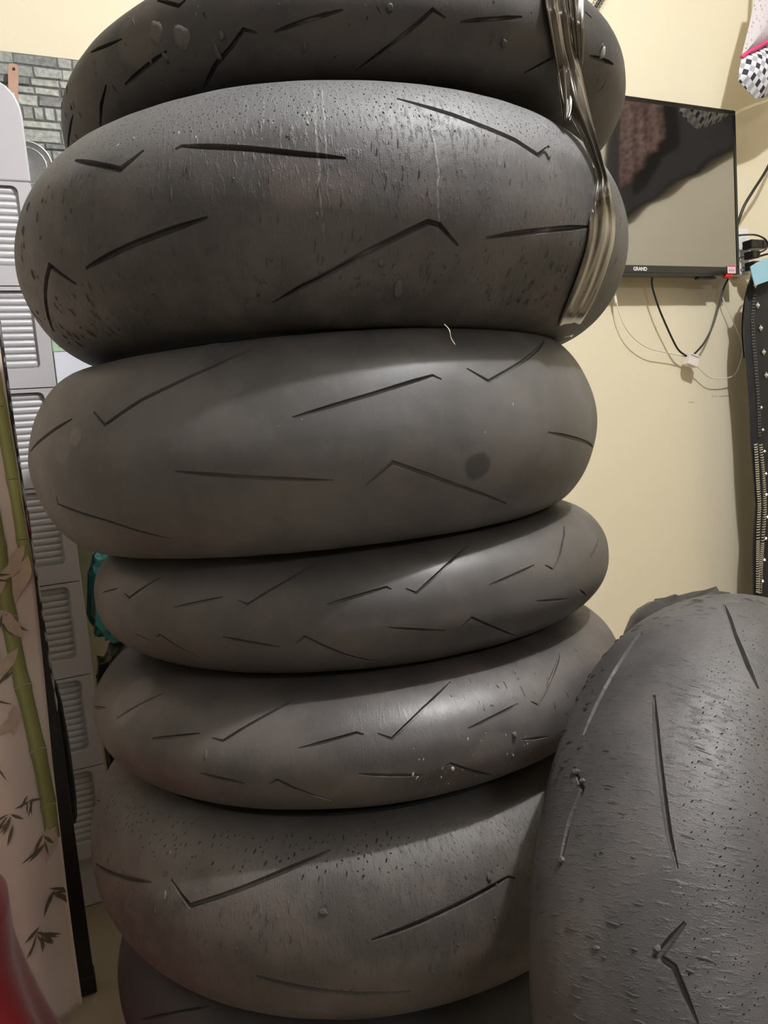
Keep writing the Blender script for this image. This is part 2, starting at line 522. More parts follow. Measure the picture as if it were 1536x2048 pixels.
def groove_polygon(pts, width, taper=.45, hook=True):
    """outline round a bent centre line, pointed towards both ends"""
    P2 = [Vector(p) for p in pts]
    # refine long legs
    out = [P2[0]]
    for a, b in zip(P2, P2[1:]):
        n = max(1, int((b - a).length / .012))
        out += [a.lerp(b, k / n) for k in range(1, n + 1)]
    P2 = out
    L = [0.0]
    for a, b in zip(P2, P2[1:]):
        L.append(L[-1] + (b - a).length)
    tot = L[-1]
    left, right = [], []
    for i, p in enumerate(P2):
        t0 = (p - P2[i - 1]).normalized() if i else (P2[1] - p).normalized()
        t1 = (P2[i + 1] - p).normalized() if i < len(P2) - 1 else t0
        t = t0 + t1
        if t.length < 1e-6:
            t = t0
        t.normalize()
        n = Vector((-t.y, t.x))
        k = 1 / max(.45, abs(n.dot(Vector((-t0.y, t0.x)))))
        x = L[i] / tot
        w = width * .5 * (taper + (1 - taper) * min(1, min(x, 1 - x) * 5))
        left.append(p + n * w * min(k, 1.6))
        right.append(p - n * w * min(k, 1.6))
    poly = left + right[::-1]
    cen = P2 + P2[::-1]
    par = [l / tot for l in L]
    return poly, cen, par + par[::-1]


def seg_dist(p, a, b):
    ab = b - a
    t = max(0, min(1, (p - a).dot(ab) / max(1e-12, ab.dot(ab))))
    return (p - a - ab * t).length


def poly_inside(p, poly):
    c = False
    j = len(poly) - 1
    for i in range(len(poly)):
        a, b = poly[i], poly[j]
        if (a.y > p.y) != (b.y > p.y) and p.x < (b.x - a.x) * (p.y - a.y) / (b.y - a.y) + a.x:
            c = not c
        j = i
    return c


def back_grooves(rear):
    """the same lightning pattern on the side of the tyre that faces the wall"""
    out = []
    step = 24 if rear else 14
    a = 82
    while a < 282:
        k = 1 if rear else .55
        out.append([(a, 30 * k), (a + 2, 20 * k), (a + 13 * k + 5, 60 * k)])
        out.append([(a + 5, -12 * k), (a + 5 + 10 * k + 3, -30 * k)])
        out.append([(a + step * .5, -30 * k), (a + step * .5 + 1.5, -20 * k), (a + step * .5 + 11 * k, -62 * k)])
        a += step + (8 if rear else 6)
    return [[(x if x < 180 else x - 360, y) for x, y in g] for g in out if all(not (165 < x < 195) for x, _ in g)]


def crumb_mesh(pr, rng, n_crumb, n_ridge, region, size, segs, Ru):
    mb = MB()
    oct_v = [(1, 0, 0), (-1, 0, 0), (0, 1, 0), (0, -1, 0), (0, 0, 1), (0, 0, -1), (.6, .6, .5), (-.6, .6, .5), (.6, -.6, .5), (-.6, -.6, .5)]
    oct_f = [(0, 6, 4), (6, 2, 4), (2, 7, 4), (7, 1, 4), (1, 9, 4), (9, 3, 4), (3, 8, 4), (8, 0, 4), (0, 2, 6), (2, 1, 7), (1, 3, 9), (3, 0, 8)]
    (t0, t1), (s0, s1) = region
    for _ in range(n_crumb):
        th, s = rad(rng.uniform(t0, t1)), rng.uniform(s0, s1) / 1000
        c = surf(pr, th, s)
        nr = (surf(pr, th, s, -.01) - c).normalized()
        tu = (surf(pr, th + .01, s) - c).normalized()
        tv = nr.cross(tu)
        q = size * rng.choice((.5, .6, .8, 1, 1.6)) * rng.uniform(.7, 1.3)
        a = rng.uniform(-.5, .5)
        ax, bx = tu * math.cos(a) + tv * math.sin(a), tv * math.cos(a) - tu * math.sin(a)
        sc = (q * rng.uniform(.35, .8), q * rng.uniform(.8, 1.9), q * rng.uniform(.3, .6))
        mb.add([c + (ax * x * sc[0] + bx * y * sc[1] + nr * z * sc[2]) * rng.uniform(.55, 1.3) for x, y, z in oct_v], oct_f)
    for _ in range(n_ridge):
        th, s = rad(rng.uniform(t0, t1)), rng.uniform(s0, s1) / 1000
        ln = rng.uniform(.003, .011)
        pc = Vector((th * Ru, s))
        if any(seg_dist(pc, a_, b_) < ln * .6 + w_ for a_, b_, w_ in segs):
            continue
        w, hh = rng.uniform(.0004, .0009), rng.uniform(.0004, .0012)
        k = 6
        bend = rng.uniform(-.25, .25)
        vs = []
        for i in range(k):
            x = i / (k - 1) - .5
            tt = th + (bend * (x * x - .25) * ln + rng.uniform(-.0003, .0003) + x * ln * .15) / pr.R
            sv = s + x * ln
            if abs(sv) > pr.S:
                sv = math.copysign(pr.S, sv)
            f = 1 - (2 * x) ** 4
            vs += [surf(pr, tt - w / pr.R, sv, .0002), surf(pr, tt, sv, -hh * f), surf(pr, tt + w / pr.R, sv, .0002)]
        fs = []
        for i in range(k - 1):
            for j in range(2):
                fs.append((i * 3 + j, i * 3 + j + 1, i * 3 + j + 4, i * 3 + j + 3))
        mb.add(vs, fs)
    return mb


def make_tyre(spec, label, tread_mat, side_mat, rear, seed, width, depth, pits=(), crumbs=(), chips=(), nth=260, group=None, thin=0):
    rng = random.Random(seed)
    pr = Profile(*spec['prof'])
    Ru = .93 * pr.R
    root = empty('motorcycle_tyre')
    k, e1 = Vector(spec['k']).normalized(), Vector(spec['e1']).normalized()
    m = Matrix((e1.cross(-k).normalized() * 1.0, -e1, k)).transposed()
    m = Matrix(((-e1).cross(k), -e1, k)).transposed().to_4x4()
    m.translation = spec['C']
    root.matrix_world = m
    tag(root, label, 'tyre', group)
    # ---- tread: constrained triangulation with the grooves cut in
    polys, cens, pars, deps = [], [], [], []
    gl = [(g, width, depth) for g in spec['grooves']]
    if thin:
        gl = [(g, width, depth) for g in spec['grooves'][:-thin]] + [(g, .0008, .0005) for g in spec['grooves'][-thin:]]
    gl += [(g, width, depth) for g in back_grooves(rear)]
    segs = []
    lim = pr.S - .002
    for g, w, d in gl:
        pts = [(rad(a) * Ru, max(-lim, min(lim, mm / 1000))) for a, mm in g]
        po, ce, pa = groove_polygon(pts, w)
        if any(abs(p.y) > pr.S - .0008 for p in po):
            po = [Vector((p.x, max(-pr.S + .0008, min(pr.S - .0008, p.y)))) for p in po]
        polys.append(po)
        cens.append(ce)
        pars.append(pa)
        deps.append(d)
        pv = [Vector(p) for p in pts]
        segs += [(a, b, w) for a, b in zip(pv, pv[1:])]
    placed = []
    cell = {}
    for (n, (t0, t1), (s0, s1), wu, lv, dp, slant) in pits:
        for _ in range(n):
            p = Vector((rad(rng.uniform(t0, t1)) * Ru, rng.uniform(s0, s1) / 1000))
            if abs(p.y) > pr.S - .008:
                continue
            a, b = wu * rng.uniform(.5, 1.2) / 2000, lv * rng.choice((.35, .5, .8, 1.2)) * rng.uniform(.8, 1.2) / 2000
            rr = max(a, b) + .0007
            if any((p - q).length < rr + r2 for q, r2 in placed):
                continue
            if any(seg_dist(p, x, y) < rr + w * .8 + .001 for x, y, w in segs):
                continue
            placed.append((p, rr))
            ph = slant + rng.uniform(-.35, .35)
            po = []
            for i in range(6):
                f = math.pi * i / 3 + rng.uniform(-.2, .2)
                x, y = a * math.cos(f), b * math.sin(f)
                po.append(p + Vector((x * math.cos(ph) - y * math.sin(ph), x * math.sin(ph) + y * math.cos(ph))))
            polys.append(po)
            cens.append([p] * 6)
            pars.append([.5] * 6)
            deps.append(dp * rng.uniform(.6, 1.2))
    # grid points that stay clear of the grooves
    pts2 = []
    ns = int(2 * pr.S / .0052)
    boxes = []
    for po in polys:
        boxes.append((min(p.x for p in po) - .001, max(p.x for p in po) + .001, min(p.y for p in po) - .001, max(p.y for p in po) + .001))
    buck = {}
    for gi, bx in enumerate(boxes):
        for ix in range(int(bx[0] // .02), int(bx[1] // .02) + 1):
            buck.setdefault(ix, []).append(gi)
    for i in range(nth + 1):
        x = (-math.pi + 2 * math.pi * i / nth) * Ru
        for j in range(ns + 1):
            y = -pr.S + 2 * pr.S * j / ns
            p = Vector((x, y))
            ok = True
            if 0 < j < ns:
                for gi in buck.get(int(x // .02), ()):
                    bx = boxes[gi]
                    if bx[0] < x < bx[1] and bx[2] < y < bx[3]:
                        po = polys[gi]
                        if poly_inside(p, po) or any(seg_dist(p, po[q - 1], po[q]) < .0009 for q in range(len(po))):
                            ok = False
                            break
            if ok:
                pts2.append(p)
    base = len(pts2)
    edges_in, gidx = [], []
    for gi, po in enumerate(polys):
        n0, n1 = len(pts2), len(po)
        edges_in += [(n0 + q, n0 + (q + 1) % n1) for q in range(n1)]
        for q in range(len(po)):
            gidx.append((gi, q))
        pts2 += po
    V, E, F, ov, oe, of = delaunay_2d_cdt(pts2, edges_in, [], 0, 1e-7)
    verts, low = [], {}
    uvs = []
    for i, p in enumerate(V):
        th = p.x / Ru
        lump = .0004 * noise.noise((p.x * 30, p.y * 30, seed * 3.1)) + .0006 * noise.noise((p.x * 9, p.y * 9, seed * 1.7))
        if abs(abs(th) - math.pi) < 1e-4:
            lump = 0
        verts.append(surf(pr, th, max(-pr.S, min(pr.S, p.y)), lump))
        uvs.append((p.x, p.y))
    nv = len(V)
    edge_up, edge_dn = set(), set()
    owner = {}
    fl = []
    for i, p in enumerate(V):
        src = [s for s in ov[i] if s >= base]
        if src:
            gi, q = gidx[src[0] - base]
            c, t = cens[gi][q], pars[gi][q]
            f = min(1, min(t, 1 - t) * 6 + .25)
            bar = 1 - .8 * math.exp(-((t - .52) / .018) ** 2) if len(polys[gi]) > 8 else 1
            lowp = c.lerp(Vector(p), .45 if len(polys[gi]) > 8 else .6)
            low[i] = len(verts)
            owner[i] = gi
            verts.append(surf(pr, lowp.x / Ru, max(-pr.S, min(pr.S, lowp.y)), deps[gi] * f * bar))
            uvs.append((lowp.x, lowp.y))
    ftop, fwall = [], []
    inside = []
    for fi, f in enumerate(F):
        if all(i in low for i in f) and len({owner[i] for i in f}) == 1:
            if poly_inside((V[f[0]] + V[f[1]] + V[f[2]]) / 3, polys[owner[f[0]]]):
                inside.append(tuple(low[i] for i in f))
                for a, b in zip(f, list(f[1:]) + [f[0]]):
                    edge_dn.add((a, b))
                continue
        ftop.append(tuple(f))
        for a, b in zip(f, list(f[1:]) + [f[0]]):
            edge_up.add((a, b))
    for (a, b) in edge_dn:
        if (b, a) in edge_up:
            fwall.append((a, b, low[b], low[a]))
    # skirt at both shoulders
    fsk = []
    sk = {}
    for i in range(nv):
        p = V[i]
        if abs(abs(p.y) - pr.S) < 1e-5:
            sk[i] = len(verts)
            th = p.x / Ru
            jag = rng.uniform(-.0008, .0012) if abs(abs(th) - math.pi) > 1e-4 else 0
            verts.append(surf(pr, th, p.y, .004))
            uvs.append((p.x, p.y + math.copysign(.006, p.y)))
    for (a, b) in list(edge_up):
        if a in sk and b in sk and (b, a) not in edge_up and abs(V[a].y - V[b].y) < 1e-5:
            fsk.append((b, a, sk[a], sk[b]))
    allf = ftop + inside + fwall + fsk
    me = bpy.data.meshes.new('tread')
    me.from_pydata([tuple(v) for v in verts], [], allf)
    uvl = me.uv_layers.new(name='UVMap')
    li = [0] * len(me.loops)
    me.loops.foreach_get('vertex_index', li)
    flat = []
    for i in li:
        flat += uvs[i]
    uvl.data.foreach_set('uv', flat)
    nt_ = len(ftop)
    me.polygons.foreach_set('use_smooth', [i < nt_ for i in range(len(allf))])
    me.materials.append(tread_mat)
    me.update()
    # true surface normals on the running surface, plain ones in the grooves
    vn = []
    for p in V:
        h_, r_, nh_, nr_ = pr.at(max(-pr.S, min(pr.S, p.y)))
        th = p.x / Ru
        vn.append((nr_ * math.sin(th), -nr_ * math.cos(th), nh_))
    k3 = 3 * nt_
    me.normals_split_custom_set([vn[i] if q < k3 else (0, 0, 0) for q, i in enumerate(li)])
    tr = link('tread', me, None, root)
    # ---- sidewalls and inner lining, one closed ring
    b, c, R = pr.b, pr.c, pr.R
    r0 = R - c
    S = pr.S
    he, re, nh, nr = pr.at(S)
    loop = []
    for j in range(-10, 11):          # under the tread
        s = S * .97 * j / 10
        h, r, a1, a2 = pr.at(s)
        loop.append((h - a1 * .0055, r - a2 * .0055))
    loop.append((he - nh * .0004, re - nr * .0004))
    bead = min(.218, r0 - .012)
    loop += [(b * .992, r0 + .015 * c), (b, r0 - .006), (b * .985, r0 - (r0 - bead) * .35), (b * .9, r0 - (r0 - bead) * .75), (b * .84, bead), (b * .78, bead - .004), (b * .7, bead + .001), (b * .68, bead + .010)]
    loop += [(b * .84, r0 - .002), (b * .78, r0 + .3 * c)]
    for j in range(6, -7, -1):
        s = S * .80 * j / 6
        h, r, a1, a2 = pr.at(s)
        loop.append((h - a1 * .013, r - a2 * .013))
    loop += [(-x, y) for x, y in [(b * .78, r0 + .3 * c), (b * .84, r0 - .002), (b * .68, bead + .010), (b * .7, bead + .001), (b * .78, bead - .004), (b * .84, bead), (b * .9, r0 - (r0 - bead) * .75), (b * .985, r0 - (r0 - bead) * .35), (b, r0 - .006), (b * .992, r0 + .015 * c)]]
    loop.append((-he + nh * .0004, re - nr * .0004))
    K = 128
    mb = MB()
    vs = [(r * math.sin(2 * math.pi * i / K), -r * math.cos(2 * math.pi * i / K), h) for i in range(K) for h, r in loop]
    n = len(loop)
    fs = [(i * n + j, ((i + 1) % K) * n + j, ((i + 1) % K) * n + (j + 1) % n, i * n + (j + 1) % n) for i in range(K) for j in range(n)]
    mb.add(vs, fs)
    sw = mb.build('sidewall', side_mat, root, smooth=True, angle=45)
    # moulded size ring on each sidewall
    for sgn in (-1, 1):
        mb = MB()
        ring_r = r0 - .012
        Kr = 72
        vs = []
        for i in range(Kr):
            t = 2 * math.pi * i / Kr
            for dr, dz in ((-.0015, -.003), (0, .0006), (.0015, -.003)):
                rr = ring_r + dr
                vs.append((rr * math.sin(t), -rr * math.cos(t), sgn * (b * .992 + dz)))
        fs = [(i * 3 + j, ((i + 1) % Kr) * 3 + j, ((i + 1) % Kr) * 3 + j + 1, i * 3 + j + 1) for i in range(Kr) for j in range(2)]
        mb.add(vs, fs)
        mb.build('rim_line', side_mat, sw, smooth=True)
    for (n1, n2, region, size, mt) in crumbs:
        o = crumb_mesh(pr, rng, n1, n2, region, size, segs, Ru).build('rubber_crumbs', mt, root, smooth=True)
        tag(o, kind='stuff')
    for (ang, mm, ru, rv, hh, mt, lab) in chips:
        mb = MB()
        th, s = rad(ang), mm / 1000
        c0 = surf(pr, th, s)
        nn = (surf(pr, th, s, -.01) - c0).normalized()
        ring = []
        K2 = 16
        vs, fs = [], []
        for lev, (fr, hz) in enumerate(((1, -.0006), (.93, hh * .8), (.5, hh), (0, hh * .8))):
            for i in range(K2):
                t = 2 * math.pi * i / K2
                w = 1 + .4 * noise.noise((math.cos(t) * 1.3 + ang, math.sin(t) * 1.3 + mm, 0))
                vs.append(surf(pr, th + ru / 1000 / pr.R * fr * w * math.cos(t), max(-S, min(S, s + rv / 1000 * fr * w * math.sin(t))), -hz))
        for lev in range(3):
            for i in range(K2):
                fs.append((lev * K2 + i, lev * K2 + (i + 1) % K2, (lev + 1) * K2 + (i + 1) % K2, (lev + 1) * K2 + i))
        mb.add(vs, fs)
        o = mb.build('rubber_flake', mt, root, smooth=True)
        if lab:
            o['label'] = lab
    return root


SIDE = simple('tyre_sidewall_rubber', (.045, .043, .043), .55, var=.3, scale=25, bump=.15, bscale=500)
CRUMB = simple('torn_rubber', (.064, .060, .058), .7, var=.35, scale=90, bump=.2, bscale=900)
PALE = simple('pale_grit', (.42, .38, .34), .7, var=.3, scale=200)
FLAKE = simple('grey_rubber_flake', (.10, .095, .085), .75, var=.25, scale=120, bump=.3, bscale=700)
DUST = (.135, .125, .115)
BROWN = (.12, .098, .085)

RB = {
    1: rubber('rubber_scuffed_a', (.032, .030, .031), (.09, .079, .07), .5, .55, .25, .15, spots=((-30, 2, 26, (.11, .09, .075), .5),)),
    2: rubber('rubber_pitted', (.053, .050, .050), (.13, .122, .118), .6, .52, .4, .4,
              spots=((-.8, -2, 22, (.17, .13, .115), .35), (5, -8, 16, (.17, .13, .115), .3)),
              pale_edge=(26, 52, .6, (.17, .172, .178)), streaks=((2.3, -30, 84, 1.0), (3.4, 0, 84, .8), (17.9, -30, 50, .9))),
    3: rubber('rubber_smooth', (.074, .071, .069), (.14, .134, .127), .55, .46, .16, 0,
              spots=((27.5, -31.7, 13.5, (.034, .033, .034), .8), (-40, 17, 15, (.2, .18, .155), .3), (-36, 25, 9, (.24, .22, .19), .4))),
    4: rubber('rubber_satin', (.062, .058, .055), (.115, .105, .097), .5, .45, .16, 0),
    5: rubber('rubber_satin_scuffed', (.060, .054, .052), (.13, .115, .105), .5, .43, .2, .1,
              spots=((22, -8, 22, (.2, .17, .15), .25), (-46, 46, 30, (.16, .15, .135), .5))),
    6: rubber('rubber_cracked', (.057, .050, .045), (.135, .117, .105), .6, .55, .4, .4,
              pale_edge=(52, 80, .4, (.15, .145, .135)), spots=((-34, 66, 40, (.15, .14, .125), .3),)),
    7: rubber('rubber_plain', (.03, .029, .029), (.07, .065, .06), .4, .55, .2, 0),
    8: rubber('rubber_worn_wide', (.056, .053, .053), (.125, .118, .115), .5, .5, .4, .4),
}
G_STACK = 'tyres in the tall stack'
tyre = {}
tyre[1] = make_tyre(TYRES[1], 'dark scuffed tyre at the very top of the stack, cut by the picture edge', RB[1], SIDE, False, 1, .0036, .004, group=G_STACK,
                    pits=((30, (-60, 60), (-40, 20), 1.2, 5, .001, .2),),
                    crumbs=((70, 50, ((-65, 60), (-50, 25)), .0017, CRUMB),),
                    chips=((-27.9, -2, 6.5, 9.5, .0009, FLAKE, 'grey rubber flake stuck on the tread'), (-23.6, -12.7, 7.5, 9, .0009, FLAKE, 'grey rubber flake stuck on the tread'),
                           (51, -16, 2, 5, .003, PALE, 'pale grit'), (-18.5, -30, 2, 6, .0014, CRUMB, None), (-17, -20, 2, 3, .0014, CRUMB, None), (27, -36, 2.4, 3, .003, CRUMB, None), (8, -18, 2.4, 3, .003, CRUMB, None)))
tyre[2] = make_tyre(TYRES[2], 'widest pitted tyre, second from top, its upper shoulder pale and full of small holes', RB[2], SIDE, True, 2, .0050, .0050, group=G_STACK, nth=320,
                    pits=((1300, (-44, 50), (46, 98), 1.2, 2.4, .0024, .1), (420, (-34, 50), (36, 66), .9, 2.0, .002, .1), (24, (-55, 58), (-30, 36), .5, 2, .0005, .1), (16, (-40, 50), (-88, -30), .6, 2, .0006, .1)),
                    crumbs=((70, 200, ((-55, 60), (-60, 40)), .0009, CRUMB), (200, 80, ((-62, 62), (-98, -52)), .0014, CRUMB), (26, 0, ((-30, 40), (30, 76)), .0009, PALE)),
                    chips=((13, -82, 4, 8, .0016, FLAKE, None), (10, -60, 2, 2.4, .0016, FLAKE, None), (37, 31, 2.6, 5, .0016, FLAKE, None)))
tyre[3] = make_tyre(TYRES[3], 'smooth clean grey tyre with a round dark stain, third from top', RB[3], SIDE, True, 3, .0036, .0026, group=G_STACK, nth=320,
                    crumbs=((14, 0, ((-40, 50), (-40, 50)), .0006, PALE),))
tyre[4] = make_tyre(TYRES[4], 'narrow satin tyre with many short zigzag grooves, directly under the smooth wide tyre', RB[4], SIDE, False, 4, .0027, .0024, group=G_STACK,
                    crumbs=((6, 0, ((-40, 50), (-30, 30)), .0006, PALE),))
tyre[5] = make_tyre(TYRES[5], 'narrow tyre fifth from top with white grit stuck on its right front', RB[5], SIDE, False, 5, .0030, .0026, group=G_STACK, thin=4,
                    pits=((20, (10, 60), (-20, 70), .9, 3, .0007, .2),),
                    crumbs=((46, 0, ((8, 34), (-30, 14)), .0008, PALE), (40, 14, ((20, 60), (0, 75)), .0011, CRUMB), (24, 0, ((-40, 40), (-40, 60)), .0007, CRUMB)),
                    chips=((16, -10, 1.3, 1.6, .0016, PALE, 'pale grit'), (-24, 14, 1.2, 5, .0007, FLAKE, None), (27.5, 5, 2, 2.5, .002, FLAKE, None)))
tyre[6] = make_tyre(TYRES[6], 'wide brownish tyre with cracked pitted shoulder, lowest one shown whole in the stack', RB[6], SIDE, True, 6, .0048, .0048, group=G_STACK, nth=320,
                    pits=((240, (-64, 10), (62, 100), 1.7, 4.6, .0026, -.25), (300, (-8, 42), (42, 96), .6, 4.2, .0016, .4), (40, (-60, -5), (45, 85), .8, 2.6, .001, -.1)),
                    crumbs=((110, 150, ((-62, 45), (-35, 45)), .0011, CRUMB), (4, 0, ((-46, -30), (40, 72)), .0010, PALE)),
                    chips=((-5, 40, 4, 2.6, .002, CRUMB, None), (-34, 53, 2.0, 2.6, .002, FLAKE, None), (-33, 36, 1.4, 4, .002, FLAKE, None), (21, 44, 2, 3, .002, CRUMB, None)))
tyre[7] = make_tyre(TYRES[7], 'dark narrow tyre at the bottom picture edge, under the wide brownish tyre', RB[7], SIDE, False, 7, .003, .003, group=G_STACK)
bspec = dict(C=(-.055, .874, .0815), k=(0, 0, 1), e1=(0, -1, 0), prof=(.305, .0805, .066, 1.9), grooves=[])
tyre[9] = make_tyre(bspec, 'wide dark tyre on the floor carrying the whole stack', RB[7], SIDE, True, 9, .004, .004, group=G_STACK, nth=160)
tyre[8] = make_tyre(TYRES[8], 'big worn tyre standing upright at the right, in front of the stack', RB[8], SIDE, True, 8, .0048, .0036, nth=320,
                    pits=((1500, (-66, 34), (46, 106), .85, 2.0, .0018, .9), (30, (-60, 34), (-40, 60), .6, 1.8, .0006, .2)),
                    crumbs=((140, 260, ((-66, 34), (-90, 60)), .0008, CRUMB), (12, 0, ((-60, 20), (-60, 60)), .0007, PALE)),
                    chips=((-17.5, -36, 2.0, 4, .002, FLAKE, None), (-16, -27, 1.6, 2.6, .002, FLAKE, None), (-6, -38, 2, 3, .002, FLAKE, None), (2, 33, 2, 2, .002, FLAKE, None), (3, -6, 1.2, 3, .0012, FLAKE, None)))

# ------------------------------------------------------------------ torn plastic film hanging over the two top tyres
STRAP_MAT = simple('brown_plastic_film', (.10, .082, .06), .2, metal=.25, var=.5, scale=60, coat=.7, spec=.8)
_sb = STRAP_MAT.node_tree.nodes['Principled BSDF']
_sb.inputs['Thin Film Thickness'].default_value = 380.0
_sb.inputs['Thin Film IOR'].default_value = 1.7


def film(rows, seed, name, parent, amp=.0030, cols=18, sub=5, edge=0.0):
    """a pleated sheet between two edge curves"""
    Lc = catmull([Vector(a) for a, _ in rows], sub)
    Rc = catmull([Vector(b) for _, b in rows], sub)
    front = Vector((-.1, -1, .12)).normalized()
    vs, fs = [], []
    n = len(Lc)
    for i in range(n):
        for j in range(cols + 1):
            t = j / cols
            p = Lc[i].lerp(Rc[i], t)
            f = i * .012
            pl = math.sin(t * 17 + 1.6 * math.sin(f * 3 + seed) + seed) * .6 + math.sin(t * 31 + f * 6 + seed * 2) * .35
            pl += 1.2 * noise.noise((t * 3.5, f * 5, seed))
            vs.append(p + front * (amp * pl + .004 * math.sin(math.pi * t)))
    for i in range(n - 1):
        for j in range(cols):
            a = i * (cols + 1) + j
            fs.append((a, a + 1, a + cols + 2, a + cols + 1))
    mb = MB()
    mb.add(vs, fs)
    o = mb.build(name, STRAP_MAT, None, smooth=True)
    md = o.modifiers.new('thickness', 'SOLIDIFY')
    md.thickness = .0004
    return o


strap = empty('plastic_film', (.19, .67, 1.0))
tag(strap, 'crumpled shiny brown plastic film hanging down over the right side of the two top tyres', 'plastic film')
for nm, rows, sd in (('main_strip', STRAP_MAIN, 1.0), ('side_strip', STRAP_SIDE, 4.0), ('torn_tail', STRAP_TAIL, 7.5)):
    child_local(film(rows, sd, nm, strap), strap)

# ------------------------------------------------------------------ pale thread caught between two tyres
th = MB().tube([(.0565, .575, .8835), (.0577, .5535, .8765), (.0584, .5525, .8707), (.061, .552, .8655)], .00035, 5, spline=4).build('thread', simple('pale_thread', (.7, .62, .48), .8), smooth=True)
tag(th, 'short pale thread hanging from the gap under the pitted tyre', 'thread')

# ------------------------------------------------------------------ stone cladding on the left of the wall
STONE = []
for i, c in enumerate(((.30, .31, .29), (.38, .39, .36), (.22, .23, .22), (.44, .45, .41), (.16, .165, .16))):
    STONE.append(simple('grey_stone_%s' % 'abcde'[i], tuple(x * .95 for x in c), .8, var=.75, scale=110, bump=.7, bscale=160))
MORTAR = simple('dark_mortar', (.12, .12, .118), .9, var=.3, scale=80)
clad = empty('trim_1', P(.1, Q_WALL, 1.3), ROOM_RZ)
tag(clad, 'grey stone-block cladding on the wall behind the cabinet', kind='structure')
rng = random.Random(11)
cl = MB().box((-.55, -.006, -.5), (.5, -.0005, .287)).build('backing', MORTAR, clad)
cl.location = (0, 0, 0)
z = .287
while z > -.14:
    hgt = rng.choice((.012, .016, .019, .022, .026))
    w = -.26 - rng.random() * .04
    while w < .32:
        ln = rng.choice((.022, .034, .045, .06, .075)) * rng.uniform(.8, 1.2)
        pts = []
        g = .0006
        for (a, b) in ((w + g, z - hgt + g), (w + ln - g, z - hgt + g), (w + ln - g, z - g), (w + g, z - g)):
            pts.append((a + rng.uniform(-.0012, .0012), b + rng.uniform(-.0009, .0009)))
        dp = rng.uniform(.0075, .0105)
        ins = .0022
        cx, cz = w + ln / 2, z - hgt / 2
        mb = MB()
        f0 = lambda a, b: (a, -.005, b)
        f1 = lambda a, b: (cx + (a - cx) * (1 - 2 * ins / ln), -dp, cz + (b - cz) * (1 - 2 * ins / hgt))
        mb.prism(pts, f0, f1)
        mb.build('stone', rng.choices(STONE, (3, 4, 2, 4, 1))[0], clad)
        w += ln
    z -= hgt

# ------------------------------------------------------------------ strainer hanging on the stone
METAL = simple('brushed_steel', (.62, .62, .62), .28, metal=1.0, var=.1, scale=80)
WOODH = simple('pale_brown_wood', (.42, .25, .17), .5, var=.25, scale=40)
st = empty('strainer', P(.047, 1.655, 1.371), ROOM_RZ)
tag(st, 'small round steel strainer with brown wooden handle hanging on the stone wall', 'strainer')
mb = MB()                          # flat wooden handle
mb.prism([(-.021, .104), (-.0045, .107), (.0065, .178), (.003, .184), (-.010, .184), (-.013, .179)], lambda a, b: (a, -.006, b), lambda a, b: (a, .003, b))
hd = mb.build('handle', WOODH, st, bevel=.001)
for zz, xx in ((.117, -.011), (.128, -.009)):
    MB().tube([(xx, -.0075, zz), (xx, .004, zz)], .0022, 10).build('rivet', METAL, hd)
MB().tube([(-.003, -.0068, .174), (-.003, -.0055, .174)], .0028, 10).build('hanging_hole', simple('dark_hole', (.02, .015, .012), .8), hd)
mb = MB()
mb.prism([(-.0085, .044), (-.0015, .044), (-.006, .104), (-.0185, .104)], lambda a, b: (a, -.003, b), lambda a, b: (a, -.0005, b))
mb.build('neck', METAL, st)
rim = [(.044 * math.sin(t), -.004, .044 * math.cos(t)) for t in [2 * math.pi * i / 40 for i in range(41)]]
MB().tube(rim, .0018, 8, cap=False).build('rim', METAL, st, smooth=True)
rim2 = [(.034 * math.sin(t), .001, .034 * math.cos(t)) for t in [2 * math.pi * i / 40 for i in range(41)]]
MB().tube(rim2, .0009, 6, cap=False).build('inner_ring', METAL, st, smooth=True)
mb = MB()
for i in range(-17, 18):
    x = i * .0025
    l = math.sqrt(max(0, .044 ** 2 - x * x))
    k = 8
    pth = [(x, -.003 + .012 * (1 - (x * x + (l * (2 * j / k - 1)) ** 2) / .044 ** 2), l * (2 * j / k - 1)) for j in range(k + 1)]
    if l > .006:
        mb.tube(pth, .0004, 4)
        mb.tube([(c, b, a) for a, b, c in pth], .0004, 4)
tag(mb.build('wire_mesh', METAL, st), kind='stuff')
mb = MB()
vs, fs = [], []
for r in range(9):
    for i in range(40):
        t_ = 2 * math.pi * i / 40
        rr = .0438 * r / 8
        vs.append((rr * math.sin(t_), -.003 + .0125 * (1 - (r / 8) ** 2), rr * math.cos(t_)))
for r in range(8):
    for i in range(40):
        fs.append((r * 40 + i, r * 40 + (i + 1) % 40, (r + 1) * 40 + (i + 1) % 40, (r + 1) * 40 + i))
mb.add(vs, fs).build('bowl', simple('dull_steel', (.42, .42, .42), .38, metal=.85, var=.3, scale=300), st, smooth=True)

